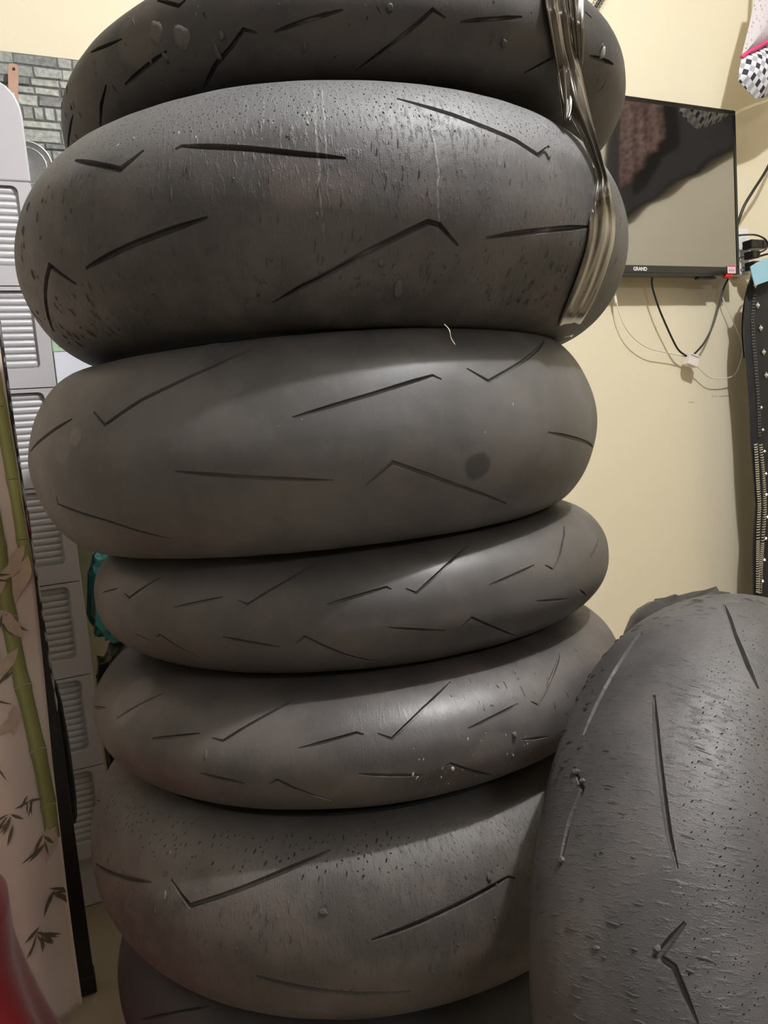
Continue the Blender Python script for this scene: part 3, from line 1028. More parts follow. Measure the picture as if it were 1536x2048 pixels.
# ------------------------------------------------------------------ grey plastic drawer cabinet with louvred fronts
PLAS = simple('grey_plastic', (.54, .53, .55), .33, var=.04, scale=8, bump=.03, bscale=300)
cab = empty('drawer_cabinet', P(-.16, 1.384, 0), ROOM_RZ)
tag(cab, 'tall light grey plastic cabinet with louvred drawer fronts, left of the stack', 'cabinet')
X0, X1 = -.22, .201
bodyp = [(X0, 0), (X1, 0), (X1, 1.355), (X1 - .008, 1.388), (X1 - .030, 1.41), (X0 + .016, 1.41), (X0 + .004, 1.395), (X0, 1.375)]
MB().prism(bodyp, lambda a, b: (a, .012, b), lambda a, b: (a, .255, b)).build('body', PLAS, cab, bevel=.003)
crown = [(X0, 1.253), (X1, 1.253), (X1, 1.355), (X1 - .002, 1.372), (X1 - .008, 1.388), (X1 - .018, 1.400), (X1 - .030, 1.408), (X0 + .016, 1.408), (X0 + .004, 1.395), (X0, 1.375)]
MB().prism(crown, lambda a, b: (a, 0, b), lambda a, b: (a, .0115, b)).build('top_panel', PLAS, cab, bevel=.003, seg=3)
mb = MB()
mb.prism([(X1 - .10, 1.31), (X1 - .055, 1.31), (X1 - .055, 1.36), (X1 - .10, 1.36)], lambda a, b: (a, -.0015, b), lambda a, b: (a, .001, b))
mb.build('raised_label_panel', PLAS, cab, bevel=.001)


def rrect(x0, x1, z0, z1, r, k=4):
    out = []
    for cx, cz, a0 in ((x1 - r, z0 + r, -90), (x1 - r, z1 - r, 0), (x0 + r, z1 - r, 90), (x0 + r, z0 + r, 180)):
        for i in range(k + 1):
            a = rad(a0 + 90 * i / k)
            out.append((cx + r * math.cos(a), cz + r * math.sin(a)))
    return out


DH = .1655
louvre_mesh = None
for d in range(7):
    z1 = 1.252 - d * DH
    z0 = z1 - DH + .0018
    if z0 < .02:
        z0 = .02
    # front frame with a rounded recess
    outer = rrect(X0 + .001, X1 - .001, z0, z1, .0035)
    inner = rrect(X0 + .025, X1 - .021, z0 + .030, z1 - .006, .010)
    n = len(outer)
    vs = [(a, 0, b) for a, b in outer] + [(a, 0, b) for a, b in inner] + [(a, .008, b) for a, b in inner] + [(a, .0118, b) for a, b in outer]
    fs = []
    for i in range(n):
        j = (i + 1) % n
        fs += [(i, j, n + j, n + i), (n + i, n + j, 2 * n + j, 2 * n + i), (i, 3 * n + i, 3 * n + j, j)]
    fs.append(tuple(range(2 * n, 3 * n)))
    dr = MB().add(vs, fs).build('drawer', PLAS, cab)
    if louvre_mesh is None:
        mb = MB()
        sec = []
        for i in range(9):
            t = math.pi * i / 8
            sec.append((-.0034 * math.sin(t) ** 1.6, .0056 * math.cos(t)))
        pts = []
        vs = []
        for x, s in ((X0 + .028, .15), (X0 + .034, 1), (X1 - .031, 1), (X1 - .0245, .15)):
            vs += [(x, .0078 + y * s, zz * (.7 + .3 * s)) for y, zz in sec]
        m9 = len(sec)
        fs = [(i * m9 + j, i * m9 + j + 1, (i + 1) * m9 + j + 1, (i + 1) * m9 + j) for i in range(3) for j in range(m9 - 1)]
        fs += [tuple(range(m9)), tuple(range(3 * m9, 4 * m9))]
        lo = mb.add(vs, fs).build('louvre', PLAS, dr, smooth=True, angle=60)
        louvre_mesh = lo.data
        first = lo
    nl = 11
    for i in range(nl):
        zc = z1 - .0125 - i * .0112
        if d == 0 and i == 0:
            o = first
        else:
            o = bpy.data.objects.new('louvre', louvre_mesh)
            COL.objects.link(o)
            o.parent = dr
        o.location = (0, 0, zc)

# ------------------------------------------------------------------ bags and carton between cabinet and stack


def sack(name, loc, size, mat, seed, crumple=.16, flat=True, rz=0.0, sub=4, sharp=False, box=.7):
    bm = bmesh.new()
    bmesh.ops.create_icosphere(bm, subdivisions=sub, radius=1)
    for v in bm.verts:
        n = v.co.normalized()
        k = 1 + crumple * noise.noise(n * 1.7 + Vector((seed, 0, 0))) + crumple * .7 * (abs(noise.noise(n * 4.3 + Vector((0, seed, 0)))) * 2 - .5) + crumple * .3 * abs(noise.noise(n * 11 + Vector((0, 0, seed))))
        sx = Vector((math.copysign(abs(n.x) ** box, n.x), math.copysign(abs(n.y) ** box, n.y), math.copysign(abs(n.z) ** box, n.z)))
        v.co = Vector((sx.x * size[0], sx.y * size[1], sx.z * size[2])) * k
        if flat and v.co.z < -size[2] * .82:
            v.co.z = -size[2] * .82
    lowz = min(v.co.z for v in bm.verts)
    for v in bm.verts:
        v.co.z -= lowz
    me = bpy.data.meshes.new(name)
    bm.to_mesh(me)
    bm.free()
    o = link(name, me, mat, smooth=not sharp)
    o.location = loc
    o.rotation_euler = (0, 0, rz)
    return o


NAVY = simple('dark_navy_plastic', (.012, .014, .02), .25, var=.5, scale=30, coat=.3)
TEAL = simple('teal_plastic', (.10, .46, .45), .25, var=.45, scale=25, coat=.3)
WHITEC = simple('white_card', (.74, .76, .84), .5, var=.03, scale=8)
GREENC = simple('pale_green_print', (.42, .58, .40), .5, var=.3, scale=60)
o = sack('sack', P(.152, 1.47, 0), (.104, .085, .25), NAVY, 3.3, .10, rz=ROOM_RZ, box=.4)
tag(o, 'dark navy plastic sack behind the stack, seen beside the cabinet edge', 'sack')
z_sack = max(v.co.z for v in o.data.vertices)
t = sack('plastic_bag', P(.152, 1.50, z_sack - .014), (.092, .075, .10), TEAL, 8.1, .2, box=.5, rz=ROOM_RZ, sharp=True)
tag(t, 'crumpled teal plastic bag between cabinet and tyre stack', 'bag')
z_teal = z_sack - .012 + max(v.co.z for v in t.data.vertices)
bx = empty('carton', P(.16, 1.53, z_teal - .006), ROOM_RZ)
tag(bx, 'white carton with pale green printed top, peeking out between cabinet and stack', 'carton')
TZ = .995 - (z_teal - .006)
MB().box((-.115, -.05, 0), (.12, .07, TZ)).build('body', WHITEC, bx, bevel=.002)
MB().box((-.116, -.051, TZ - .004), (.121, .071, TZ + .055)).build('lid', GREENC, bx, bevel=.002)
for i in range(4):
    MB().box((-.105 + i * .045, -.0525, TZ + .006), (-.085 + i * .045, -.0508, TZ + .022)).build('printed_patch', simple('pale_cream_print_%s' % 'abcd'[i], (.75, .74, .5), .5), bx)

# ------------------------------------------------------------------ bamboo-printed cloth on a dark post
POST = simple('black_worn_post', (.012, .011, .011), .38, var=.6, scale=60, bump=.2, bscale=120)
WORN = simple('bare_worn_metal', (.26, .25, .26), .35, metal=.7, var=.5, scale=150)
post = empty('post', P(-.033, 1.17, 0), ROOM_RZ)
tag(post, 'dark square post beside the bamboo-printed cloth, standing on the floor', 'post')
MB().prism([(-.012, 0), (.015, 0), (.014, .45), (.008, .8), (.006, 1.16), (-.012, 1.16)], lambda a, b: (a, -.010, b), lambda a, b: (a, .012, b)).build('shaft', POST, post, bevel=.0012)
mb = MB()
rng = random.Random(5)
zz = .44
while zz < 1.12:
    l = rng.uniform(.012, .05)
    pts_ = []
    for i in range(5):
        z_ = zz + l * i / 4
        xe = .014 if z_ < .45 else .014 - .006 * (z_ - .45) / .35 if z_ < .8 else .008 - .002 * (z_ - .8) / .36
        pts_.append((xe - .0012 + rng.uniform(-.0006, .0003), -.0094, z_))
    mb.tube(pts_, [.0004, .0013, .0019, .0012, .0004], 6)
    zz += l + rng.uniform(-.004, .014)
tag(mb.build('worn_edge', WORN, post), label='chipped bare metal edge', kind='stuff')
MB().box((.0085, -.0106, .70), (.0104, .004, .735)).build('red_mark', simple('red_paint_mark', (.25, .02, .02), .5), post)
MB().box((-.0135, -.0115, 0), (.0165, .0135, .03)).build('foot_cap', POST, post, bevel=.002)

CLOTH = simple('pale_pink_beige_cloth', (.74, .60, .50), .75, var=.12, scale=7, sheen=.2, bump=.1, bscale=400)
cloth = empty('printed_cloth', P(-.05, 1.145, 0), ROOM_RZ)
tag(cloth, 'pale cloth printed with green bamboo, hanging at the far left edge', 'cloth')


def cl_y(x, z):
    return -.010 + .006 * math.sin(x * 34 + z * 1.5) + .005 * math.sin(x * 71 + 2 * z) + .008 * noise.noise((x * 9, z * 2.2, 4.2)) - .05 * max(0, .25 - z) ** 1.2 * 2


CL_E = [(0, .0126), (.10, .0117), (.18, .0118), (.37, .0152), (.47, .0187), (.57, .0220), (.67, .0243), (.745, .0221), (.79, .0222), (.86, .0199), (1.2, .019)]


def cl_edge(z):
    for (a, b), (c, d) in zip(CL_E, CL_E[1:]):
        if z <= c:
            return b + (d - b) * (z - a) / (c - a)
    return .019


NX, NZ = 60, 110
vs, fs = [], []
for j in range(NZ + 1):
    z = .012 + 1.10 * j / NZ
    for i in range(NX + 1):
        x = cl_edge(z) - .34 * (1 - i / NX)
        y = cl_y(x, z)
        if i > NX - 5:
            y += .0035 * ((i - NX + 5) / 5) ** 2      # hem turns back round the post
        vs.append((x, y, z))
for j in range(NZ):
    for i in range(NX):
        a = j * (NX + 1) + i
        fs.append((a, a + 1, a + NX + 2, a + NX + 1))
sheet = MB().add(vs, fs).build('sheet', CLOTH, cloth, smooth=True)
sheet.modifiers.new('t', 'SOLIDIFY').thickness = .0015
CULM = simple('bamboo_green_print', (.25, .26, .075), .7, var=.35, scale=22)
NODE = simple('bamboo_node_print', (.36, .35, .17), .7, var=.15, scale=30)
LEAFD = simple('dark_leaf_print', (.15, .12, .07), .75, var=.3, scale=60)
LEAFB = simple('tan_leaf_print', (.60, .44, .33), .75, var=.2, scale=60)


def flat_poly(name, pts, mat, lift):
    """printed shape: follows the cloth, a hair in front of it"""
    bm = bmesh.new()
    vv = [bm.verts.new((x, 0, z)) for x, z in pts]
    bm.faces.new(vv)
    bmesh.ops.triangulate(bm, faces=bm.faces)
    bmesh.ops.subdivide_edges(bm, edges=bm.edges, cuts=2, use_grid_fill=True)
    for v in bm.verts:
        v.co.y = cl_y(v.co.x, v.co.z) - lift
    bmesh.ops.recalc_face_normals(bm, faces=bm.faces)
    me = bpy.data.meshes.new(name)
    bm.to_mesh(me)
    bm.free()
    return link(name, me, mat, sheet, smooth=True)


CULM_M, nt, N, L, b = nodes_of('bamboo_culm_print')
uvn = N.new('ShaderNodeUVMap')
sx = N.new('ShaderNodeSeparateXYZ')
L.new(uvn.outputs[0], sx.inputs[0])
rmp = N.new('ShaderNodeValToRGB')
L.new(sx.outputs[0], rmp.inputs[0])
els = rmp.color_ramp.elements
els[0].position, els[0].color = 0, (.20, .22, .06, 1)
els[1].position, els[1].color = 1, (.12, .13, .035, 1)
for p_, c_ in ((.35, (.44, .44, .17, 1)), (.6, (.32, .33, .10, 1))):
    e_ = els.new(p_)
    e_.color = c_
tcn = N.new('ShaderNodeTexCoord')
L.new(mix_n(nt, math_n(nt, 'MULTIPLY', noise_n(nt, tcn.outputs['Object'], 60, 3), .5), rmp.outputs[0], (.30, .27, .10)), b.inputs['Base Color'])
b.inputs['Roughness'].default_value = .75


def culm(path, wd, seed):
    """path: (x, z) from top to bottom; jointed, slightly waisted between the nodes"""
    rg = random.Random(seed)

    def x_of(z):
        for (a, b_), (c, d) in zip(path, path[1:]):
            if d <= z <= b_:
                return a + (c - a) * (b_ - z) / (b_ - d)
        return path[-1][0] if z < path[-1][1] else path[0][0]
    z, zend = path[0][1], path[-1][1]
    while z > zend + .02:
        zt = max(zend, z - rg.uniform(.075, .105))
        k, cn = 10, 6
        vs, fs, uv = [], [], []
        for i in range(k + 1):
            zz = z + (zt - z) * i / k
            e = abs(2 * i / k - 1)
            w = wd * (.94 + .14 * e ** 5)
            for j in range(cn + 1):
                x = min(x_of(zz) + w * (j / cn - .5), cl_edge(zz) - .0012)
                vs.append((x, cl_y(x, zz) - .0013, zz + .002 * (1 - (2 * j / cn - 1) ** 2) * (1 if i in (0, k) else 0)))
                uv.append((j / cn, i / k))
        for i in range(k):
            for j in range(cn):
                a = i * (cn + 1) + j
                fs.append((a, a + 1, a + cn + 2, a + cn + 1))
        me = bpy.data.meshes.new('bamboo_culm')
        me.from_pydata(vs, [], fs)
        ul = me.uv_layers.new(name='UVMap')
        for lp in me.loops:
            ul.data[lp.index].uv = uv[lp.vertex_index]
        link('bamboo_culm', me, CULM_M, sheet, smooth=True)
        z = zt - .0012


culm([(.0055, 1.06), (.0095, .875), (.0118, .835), (.0155, .753), (.0165, .69), (.0165, .655)], .0175, 1)
culm([(-.022, 1.06), (-.0168, .757), (-.0143, .653), (-.0137, .584), (-.0103, .519), (-.0041, .446), (.0003, .386), (.0032, .318), (.0030, .262)], .0205, 2)
rg = random.Random(21)


def leaf(x, z, ang, ln, wd, mat):
    pts = []
    for t, w in ((0, .08), (.25, .8), (.5, 1), (.75, .6), (1, .02), (.75, -.6), (.5, -1), (.25, -.8)):
        a, b = ln * t, wd * w * .5
        pts.append((x + a * math.cos(ang) - b * math.sin(ang), z + a * math.sin(ang) + b * math.cos(ang)))
    pts = [(min(px, cl_edge(pz) - .002), pz) for px, pz in pts]
    flat_poly('printed_leaf', pts, mat, .0019 + rg.uniform(0, .0006))


for (cx, cz, n, ln) in ((-.045, .315, 7, .032), (-.018, .335, 6, .026), (-.005, .27, 5, .036), (-.03, .145, 9, .034), (-.006, .19, 5, .045),
                        (-.052, .50, 6, .03), (-.02, .60, 6, .035), (-.03, .66, 5, .036), (-.06, .74, 6, .03), (-.02, .52, 4, .03), (-.05, .40, 3, .026), (-.075, .60, 5, .03), (-.08, .33, 5, .03)):
    for i in range(n):
        a = rg.choice((-1, 1)) * rg.uniform(.2, 1.3) - 1.57 + rg.uniform(-.3, .3)
        leaf(cx + rg.uniform(-.006, .004), cz + rg.uniform(-.01, .01), a, ln * rg.uniform(.6, 1.1), ln * rg.uniform(.08, .15), LEAFD)
for (cx, cz, a) in ((-.012, .655, -2.1), (-.03, .61, -.9), (-.008, .55, -2.3), (-.045, .575, -1.2), (-.02, .70, -2.5), (-.05, .69, -.8), (-.022, .475, -1.7), (-.013, .46, -2.6), (-.06, .52, -1.4), (-.035, .78, -2.2), (.017, .69, -2.2), (.019, .675, -1.75), (.014, .668, -2.6), (.008, .275, -2.0), (.009, .28, -2.6), (-.004, .285, -1.6), (-.02, .60, -1.1), (.010, .655, -1.9)):
    leaf(cx, cz, a, .045, .016, LEAFB)

# dark bag hanging behind the post
o = sack('sack', P(-.025, 1.196, .255), (.0145, .012, .125), simple('matt_black_cloth', (.008, .008, .009), .8, var=.3, scale=40), 5.5, .10, rz=ROOM_RZ)
tag(o, 'slim black cloth bag hanging on the back of the dark post', 'bag')

# ------------------------------------------------------------------ red cloth heap at the lower left
RED = simple('red_cloth', (.34, .010, .02), .6, var=.25, scale=9, sheen=.25, bump=.08, bscale=500)
vs, fs = [], []
NU, NV = 56, 44
RX, RY = -.525, .70
for j in range(NV + 1):
    t = j / NV                       # 0 top centre, 1 hem on the floor
    for i in range(NU):
        a = 2 * math.pi * i / NU
        prof_r = .02 + .088 * min(1, t * 4) ** .6 + .14 * max(0, t - .38) ** 1.3
        fold = 1 + (.03 + .09 * t) * math.sin(a * 7 + 1.1 + 1.2 * t) * t + .05 * noise.noise((math.cos(a) * 2, math.sin(a) * 2, t * 3)) * t
        zz = .405 * (1 - max(0, (t - .10) / .90) ** 1.1) + .006
        vs.append((RX + prof_r * fold * math.cos(a), RY + prof_r * fold * math.sin(a), zz + .006 * noise.noise((a, t * 4, 1.1)) * (1 - t)))
for j in range(NV):
    for i in range(NU):
        fs.append((j * NU + i, j * NU + (i + 1) % NU, (j + 1) * NU + (i + 1) % NU, (j + 1) * NU + i))
fs.append(tuple(range(NU)))
fs.append(tuple(NV * NU + i for i in range(NU)))
o = MB().add(vs, fs).build('red_cloth', RED, smooth=True)
tag(o, 'bright red cloth draped in folds at the lower left corner', 'cloth')

# ------------------------------------------------------------------ television
BLACKP = simple('black_plastic', (.012, .012, .013), .3, var=.2, scale=40)
tv = empty('television', P(1.517, 1.60, 1.172), ROOM_RZ)
tag(tv, 'black flat television on the cream wall right of the stack', 'television')
TW, TH = .40, .455
MB().box((-TW, .006, 0), (TW, .028, TH)).build('case', BLACKP, tv, bevel=.003)
MB().box((-.22, .028, .06), (.22, .055, .34)).build('rear_housing', BLACKP, tv, bevel=.006)
MB().box((-.1, .055, .12), (.1, .0795, .30)).build('wall_bracket', simple('dark_steel', (.05, .05, .05), .4, metal=.8), tv)
BZ = simple('glossy_bezel', (.014, .013, .012), .18, var=.15, scale=30)
for nm, a, b in (('bezel', (-TW, 0, 0), (TW, .006, .020)), ('bezel', (-TW, 0, TH - .011), (TW, .006, TH)), ('bezel', (-TW, 0, .020), (-TW + .010, .006, TH - .011)), ('bezel', (TW - .010, 0, .020), (TW, .006, TH - .011))):
    MB().box(a, b).build(nm, BZ, tv, bevel=.0012)
m, nt, N, L, b = nodes_of('glossy_screen')
tc = N.new('ShaderNodeTexCoord')
L.new(mix_n(nt, noise_n(nt, tc.outputs['Object'], 5, 2), (.012, .011, .010), (.018, .016, .015)), b.inputs['Base Color'])
b.inputs['Roughness'].default_value = .045
b.inputs['IOR'].default_value = 4.0
MB().box((-TW + .0095, .002, .0195), (TW - .0095, .0065, TH - .0105)).build('screen', m, tv)
MB().box((-.09, -.001, -.008), (.30, .022, .0)).build('lower_lip', BLACKP, tv, bevel=.001)
MB().box((.24, .004, -.013), (.31, .02, -.007)).build('sensor_pod', BLACKP, tv, bevel=.001)
LEDM = simple('red_lens', (.65, .03, .02), .25, var=.1, scale=50)
MB().box((.345, -.0015, -.011), (.372, .014, -.0005)).build('indicator', LEDM, tv, bevel=.003, seg=3)
WHITEP = simple('white_print', (.8, .8, .78), .4, var=.02)


def text_mesh(name, txt, size, mat, parent, loc, width=None, bold=.0):
    cu = bpy.data.curves.new(name, 'FONT')
    cu.body = txt
    cu.size = size
    cu.extrude = .0003
    cu.offset = bold
    ob = bpy.data.objects.new(name, cu)
    COL.objects.link(ob)
    bpy.context.view_layer.update()
    me = bpy.data.meshes.new_from_object(ob.evaluated_get(bpy.context.evaluated_depsgraph_get()))
    bpy.data.objects.remove(ob, do_unlink=True)
    xs = [v.co.x for v in me.vertices]
    k = (width / (max(xs) - min(xs))) if width else 1
    for v in me.vertices:
        v.co = Vector(((v.co.x - min(xs)) * k, -v.co.z, v.co.y))
    o = link(name, me, mat, parent)
    o.location = loc
    return o


text_mesh('brand_lettering', 'GRAND', .0135, WHITEP, tv, (-.004, -.0006, .0055), .048, .00035)
stk = MB().box((.350, -.0012, .0015), (.382, 0, .0235)).build('sticker', simple('pink_white_sticker', (.85, .62, .64), .5, var=.05), tv)
stk['label'] = 'small pink and white sticker on the lower bezel'
REDP = simple('red_print', (.7, .05, .1), .5)
MB().box((.350, -.0016, .0205), (.382, -.0011, .0235)).build('red_border', REDP, stk)
for i in range(3):
    MB().box((.355 + i * .008, -.0016, .007), (.3585 + i * .008, -.0011, .0135)).build('printed_mark', simple('grey_print_%s' % 'abc'[i], (.35, .3, .32), .5), stk)

# ------------------------------------------------------------------ leads under and beside the television
CORD = simple('black_cord', (.012, .012, .012), .4)
WCORD = simple('white_cord', (.75, .70, .60), .45)


def cord(name, pts, r, mat, label, cat='cable', q=None):
    o = MB().tube([P(*(p if len(p) == 3 else (p[0], q, p[1]))) for p in pts], r, 8, spline=6).build(name, mat, smooth=True)
    tag(o, label, cat)
    return o


cord('black_cable', [(1.603, 1.618, 1.1715), (1.605, 1.628, 1.160), (1.616, 1.636, 1.134), (1.636, 1.638, 1.086), (1.663, 1.64, 1.037), (1.695, 1.643, .987), (1.717, 1.645, .962), (1.748, 1.645, .945)], .0029, CORD, 'black cable hanging from the left underside of the television to the white connector')
cord('black_cable', [(1.901, 1.618, 1.1715), (1.898, 1.628, 1.160), (1.889, 1.636, 1.134), (1.870, 1.638, 1.084), (1.843, 1.64, 1.026), (1.813, 1.643, .983), (1.782, 1.645, .957), (1.766, 1.645, .948)], .0029, CORD, 'black cable hanging from the right underside of the television to the white connector')
cord('white_cable', [(1.496, 1.655, 1.172), (1.496, 1.655, 1.142), (1.497, 1.652, 1.109), (1.502, 1.65, 1.075), (1.521, 1.648, 1.034), (1.556, 1.648, .999), (1.610, 1.648, .972), (1.685, 1.65, .958), (1.742, 1.65, .946)], .0017, WCORD, 'thin white cable looping down to the left of the white connector')
cord('white_cable', [(1.903, 1.66, 1.15), (1.912, 1.655, 1.107), (1.927, 1.652, 1.078), (1.950, 1.65, 1.033), (1.974, 1.648, .981), (1.977, 1.648, .950), (1.963, 1.648, .913), (1.940, 1.648, .884), (1.898, 1.648, .876), (1.840, 1.648, .881), (1.797, 1.648, .908), (1.776, 1.646, .925)], .0017, WCORD, 'thin white cable looping out to the right of the white connector')
con = empty('connector_box', P(1.760, 1.640, .934), ROOM_RZ)
con.rotation_euler = (0, rad(18), ROOM_RZ)
tag(con, 'small white connector box where the cables meet under the television', 'connector')
MB().box((-.020, -.008, -.017), (.020, .010, .017)).build('body', simple('white_plastic', (.78, .70, .66), .4), con, bevel=.002)
MB().box((-.018, -.0085, .009), (.016, -.007, .0125)).build('slot', simple('grey_slot', (.3, .28, .26), .5), con)
plug = cord('plug', [(1.494, 1.655, 1.135), (1.497, 1.654, 1.10)], .004, simple('white_plug', (.85, .82, .75), .35), 'little white plug on the left white cable just beside the tyre', 'plug')

ps = empty('power_strip', P(1.985, 1.68, 1.18), ROOM_RZ)
tag(ps, 'white wall power strip beside the lower right corner of the television', 'power strip')
PWH = simple('white_socket_plastic', (.80, .79, .80), .35, var=.03)
MB().box((-.026, -.038, 0), (.026, -.0005, .135)).build('body', PWH, ps, bevel=.004)
for i in range(3):
    MB().tube([(.004, -.0395, .022 + i * .038), (.004, -.0365, .022 + i * .038)], .0135, 16).build('socket', simple('socket_face_%s' % 'abc'[i], (.70, .69, .70), .4), ps)


def plug_thing(name, a, b, label, cat, bev=.003):
    o = empty(name, P((a[0] + b[0]) / 2, 1.6, a[1]), ROOM_RZ)
    tag(o, label, cat)
    wx, hz = (b[0] - a[0]) / 2, b[1] - a[1]
    MB().box((-wx, -.012, 0), (wx, .022, hz)).build('body', BLACKP, o, bevel=bev)
    MB().box((wx * .35, -.014, hz * .15), (wx * .95, -.011, hz * .85)).build('ribbed_grip', CORD, o, bevel=.001)
    for k in (-1, 1):
        MB().box((-.004 + k * .006 - .0015, .022, hz * .4), (-.004 + k * .006 + .0015, .0415, hz * .6)).build('pin', METAL, o)
    return o


plug_thing('charger', (1.955, 1.245), (2.022, 1.270), 'black charger in the top socket of the white power strip', 'charger')
plug_thing('plug', (1.960, 1.217), (1.988, 1.239), 'small black plug in the middle socket of the power strip', 'plug')
plug_thing('plug', (1.962, 1.184), (1.998, 1.209), 'black plug in the lowest socket of the power strip', 'plug')
cord('black_cable', [(2.10, 1.60, 1.56), (2.065, 1.6, 1.509), (2.032, 1.6, 1.465), (1.988, 1.605, 1.413), (1.956, 1.612, 1.369), (1.940, 1.62, 1.326), (1.935, 1.64, 1.290), (1.93, 1.66, 1.25)], .0042, CORD, 'thick black cable running down to the right edge of the television')
cord('black_cable', [(1.918, 1.632, 1.287), (1.940, 1.60, 1.284), (1.963, 1.58, 1.279), (1.994, 1.575, 1.267), (2.006, 1.575, 1.250), (1.999, 1.58, 1.238), (1.985, 1.586, 1.232)], .0026, CORD, 'black cable curling round the charger into the middle plug')
cord('black_cable', [(1.990, 1.586, 1.196), (1.985, 1.58, 1.19), (1.968, 1.592, 1.17), (1.956, 1.60, 1.150), (1.940, 1.6, 1.112), (1.926, 1.6, 1.062), (1.920, 1.6, 1.0), (1.925, 1.6, .93)], .0026, CORD, 'black cable dropping from the lowest plug behind the black jacket')

# ------------------------------------------------------------------ black studded jacket hanging at the right edge
JK = simple('black_jacket_cloth', (.006, .006, .007), .7, var=.3, scale=50, sheen=.1, bump=.2, bscale=500)
SILV = simple('silver_metal', (.75, .74, .72), .25, metal=1.0, var=.1)
edge_l = [(1.906, 1.173), (1.897, 1.138), (1.877, 1.089), (1.869, 1.033), (1.872, .963), (1.881, .863), (1.886, .777), (1.887, .689), (1.891, .587), (1.898, .497), (1.889, .423), (1.884, .319), (1.880, .228), (1.872, .10), (1.870, .05)]
jk = empty('jacket', P(2.02, 1.56, .05), ROOM_RZ)
tag(jk, 'black jacket with diamond studs and open zip hanging at the right edge', 'jacket')
zs = [1.173 - i * (1.123 / 60) for i in range(61)]


def ed(z):
    for (a, b), (c, d) in zip(edge_l, edge_l[1:]):
        if d <= z <= b:
            t = (b - z) / (b - d)
            return a + (c - a) * t
    return edge_l[-1][0]


NJ = 26
vs, fs = [], []
for side in (0, 1):
    for z in zs:
        for i in range(NJ + 1):
            t = i / NJ
            w = ed(z) + (2.22 - ed(z)) * t
            th_ = .014 * (1 - (2 * t - 1) ** 8) ** .5
            base = 1.553 + .010 * math.sin(t * 9 + z * 2) * t + .006 * noise.noise((t * 4, z * 4, 2.2))
            p = P(w, base + (th_ if side else -th_), z)
            vs.append(p)
n1 = len(zs) * (NJ + 1)
for side in (0, 1):
    for j in range(len(zs) - 1):
        for i in range(NJ):
            a = side * n1 + j * (NJ + 1) + i
            fs.append((a, a + 1, a + NJ + 2, a + NJ + 1))
rowlen = NJ + 1
for i in range(NJ):
    fs.append((i, i + 1, n1 + i + 1, n1 + i))
    a = (len(zs) - 1) * rowlen + i
    fs.append((a, a + 1, n1 + a + 1, n1 + a))
mbj = MB().add(vs, fs)
jb = mbj.build('body', JK, smooth=True)
child_local(jb, jk)


def zip_row(pts, name):
    mb = MB()
    pp = catmull([P(w, 1.5365, z) for w, z in pts], 30)
    acc = 0
    last = pp[0]
    k = 0
    for p in pp[1:]:
        acc += (p - last).length
        last = p
        if acc > .0058:
            acc = 0
            k += 1
            c = p
            for dx, dz in ((0, 0),):
                u, q, up = WD * .0034, QD * .0035, Vector((0, 0, .0016))
                vs = [c - u - q - up, c + u - q + up * .2, c + u + q + up * .2, c - u + q - up, c - u - q + up, c + u - q + up * 2.2, c + u + q + up * 2.2, c - u + q + up]
                mb.add(vs, [(0, 3, 2, 1), (4, 5, 6, 7), (0, 1, 5, 4), (1, 2, 6, 5), (2, 3, 7, 6), (3, 0, 4, 7)])
    o = mb.build(name, SILV)
    tag(o, kind='stuff')
    child_local(o, jk)


zip_row([(1.887, .683), (1.890, .617), (1.893, .551), (1.896, .496), (1.889, .426), (1.884, .338), (1.880, .241)], 'zip_teeth')
zip_row([(1.907, .680), (1.913, .614), (1.917, .548), (1.918, .481), (1.909, .408), (1.898, .320), (1.890, .231)], 'zip_teeth')
for (w, z), s in zip([(1.900, 1.128), (1.908, 1.071), (1.918, 1.007), (1.928, .939), (1.936, .873), (1.912, .781), (1.916, .716), (1.921, .653), (1.925, .587), (1.925, .525), (1.927, .458), (1.918, .395), (1.910, .332), (1.900, .269)], [.009] * 5 + [.0045] * 9):
    mb = MB()
    c = P(w, 1.5345, z)
    vs = [c + WD * (s * x) + Vector((0, 0, s * 1.15 * y)) for x, y in ((1, 0), (0, 1), (-1, 0), (0, -1))]
    vs += [c - QD * .002 + WD * (s * .55 * x) + Vector((0, 0, s * .6 * y)) for x, y in ((1, 0), (0, 1), (-1, 0), (0, -1))]
    mb.add(vs, [(0, 1, 5, 4), (1, 2, 6, 5), (2, 3, 7, 6), (3, 0, 4, 7), (4, 5, 6, 7)])
    so = mb.build('stud', SILV)
    child_local(so, jk)
    mb = MB()
    mb.tube([c - QD * .0015, c - QD * .004], s * .3, 8)
    g = mb.build('stone', simple('white_stone_%d' % int(z * 1000), (.85, .85, .82), .15), None, smooth=True)
    bpy.context.view_layer.update()
    g.parent = so
    g.matrix_parent_inverse = so.matrix_world.inverted()
mb = MB()
z = 1.10
while z > .70:
    for dx in (.010, .017):
        c = P(ed(z) + dx + .004, 1.5375, z)
        mb.add([c + WD * x + QD * y + Vector((0, 0, zz)) for x in (-.0006, .0006) for y in (-.004, .001) for zz in (-.0022, .0022)], [(0, 1, 3, 2), (4, 6, 7, 5), (0, 4, 5, 1), (2, 3, 7, 6), (0, 2, 6, 4), (1, 5, 7, 3)])
    z -= .0085
so = mb.build('stitching', simple('grey_thread', (.12, .115, .11), .7))
tag(so, kind='stuff')
child_local(so, jk)
# collar loop that carries it on a wall hook
o = MB().tube([P(2.06, 1.553, 1.17), P(2.062, 1.56, 1.205), P(2.066, 1.60, 1.235), P(2.066, 1.665, 1.238)], .003, 8, spline=4).build('hanging_loop', JK, smooth=True)
child_local(o, jk)

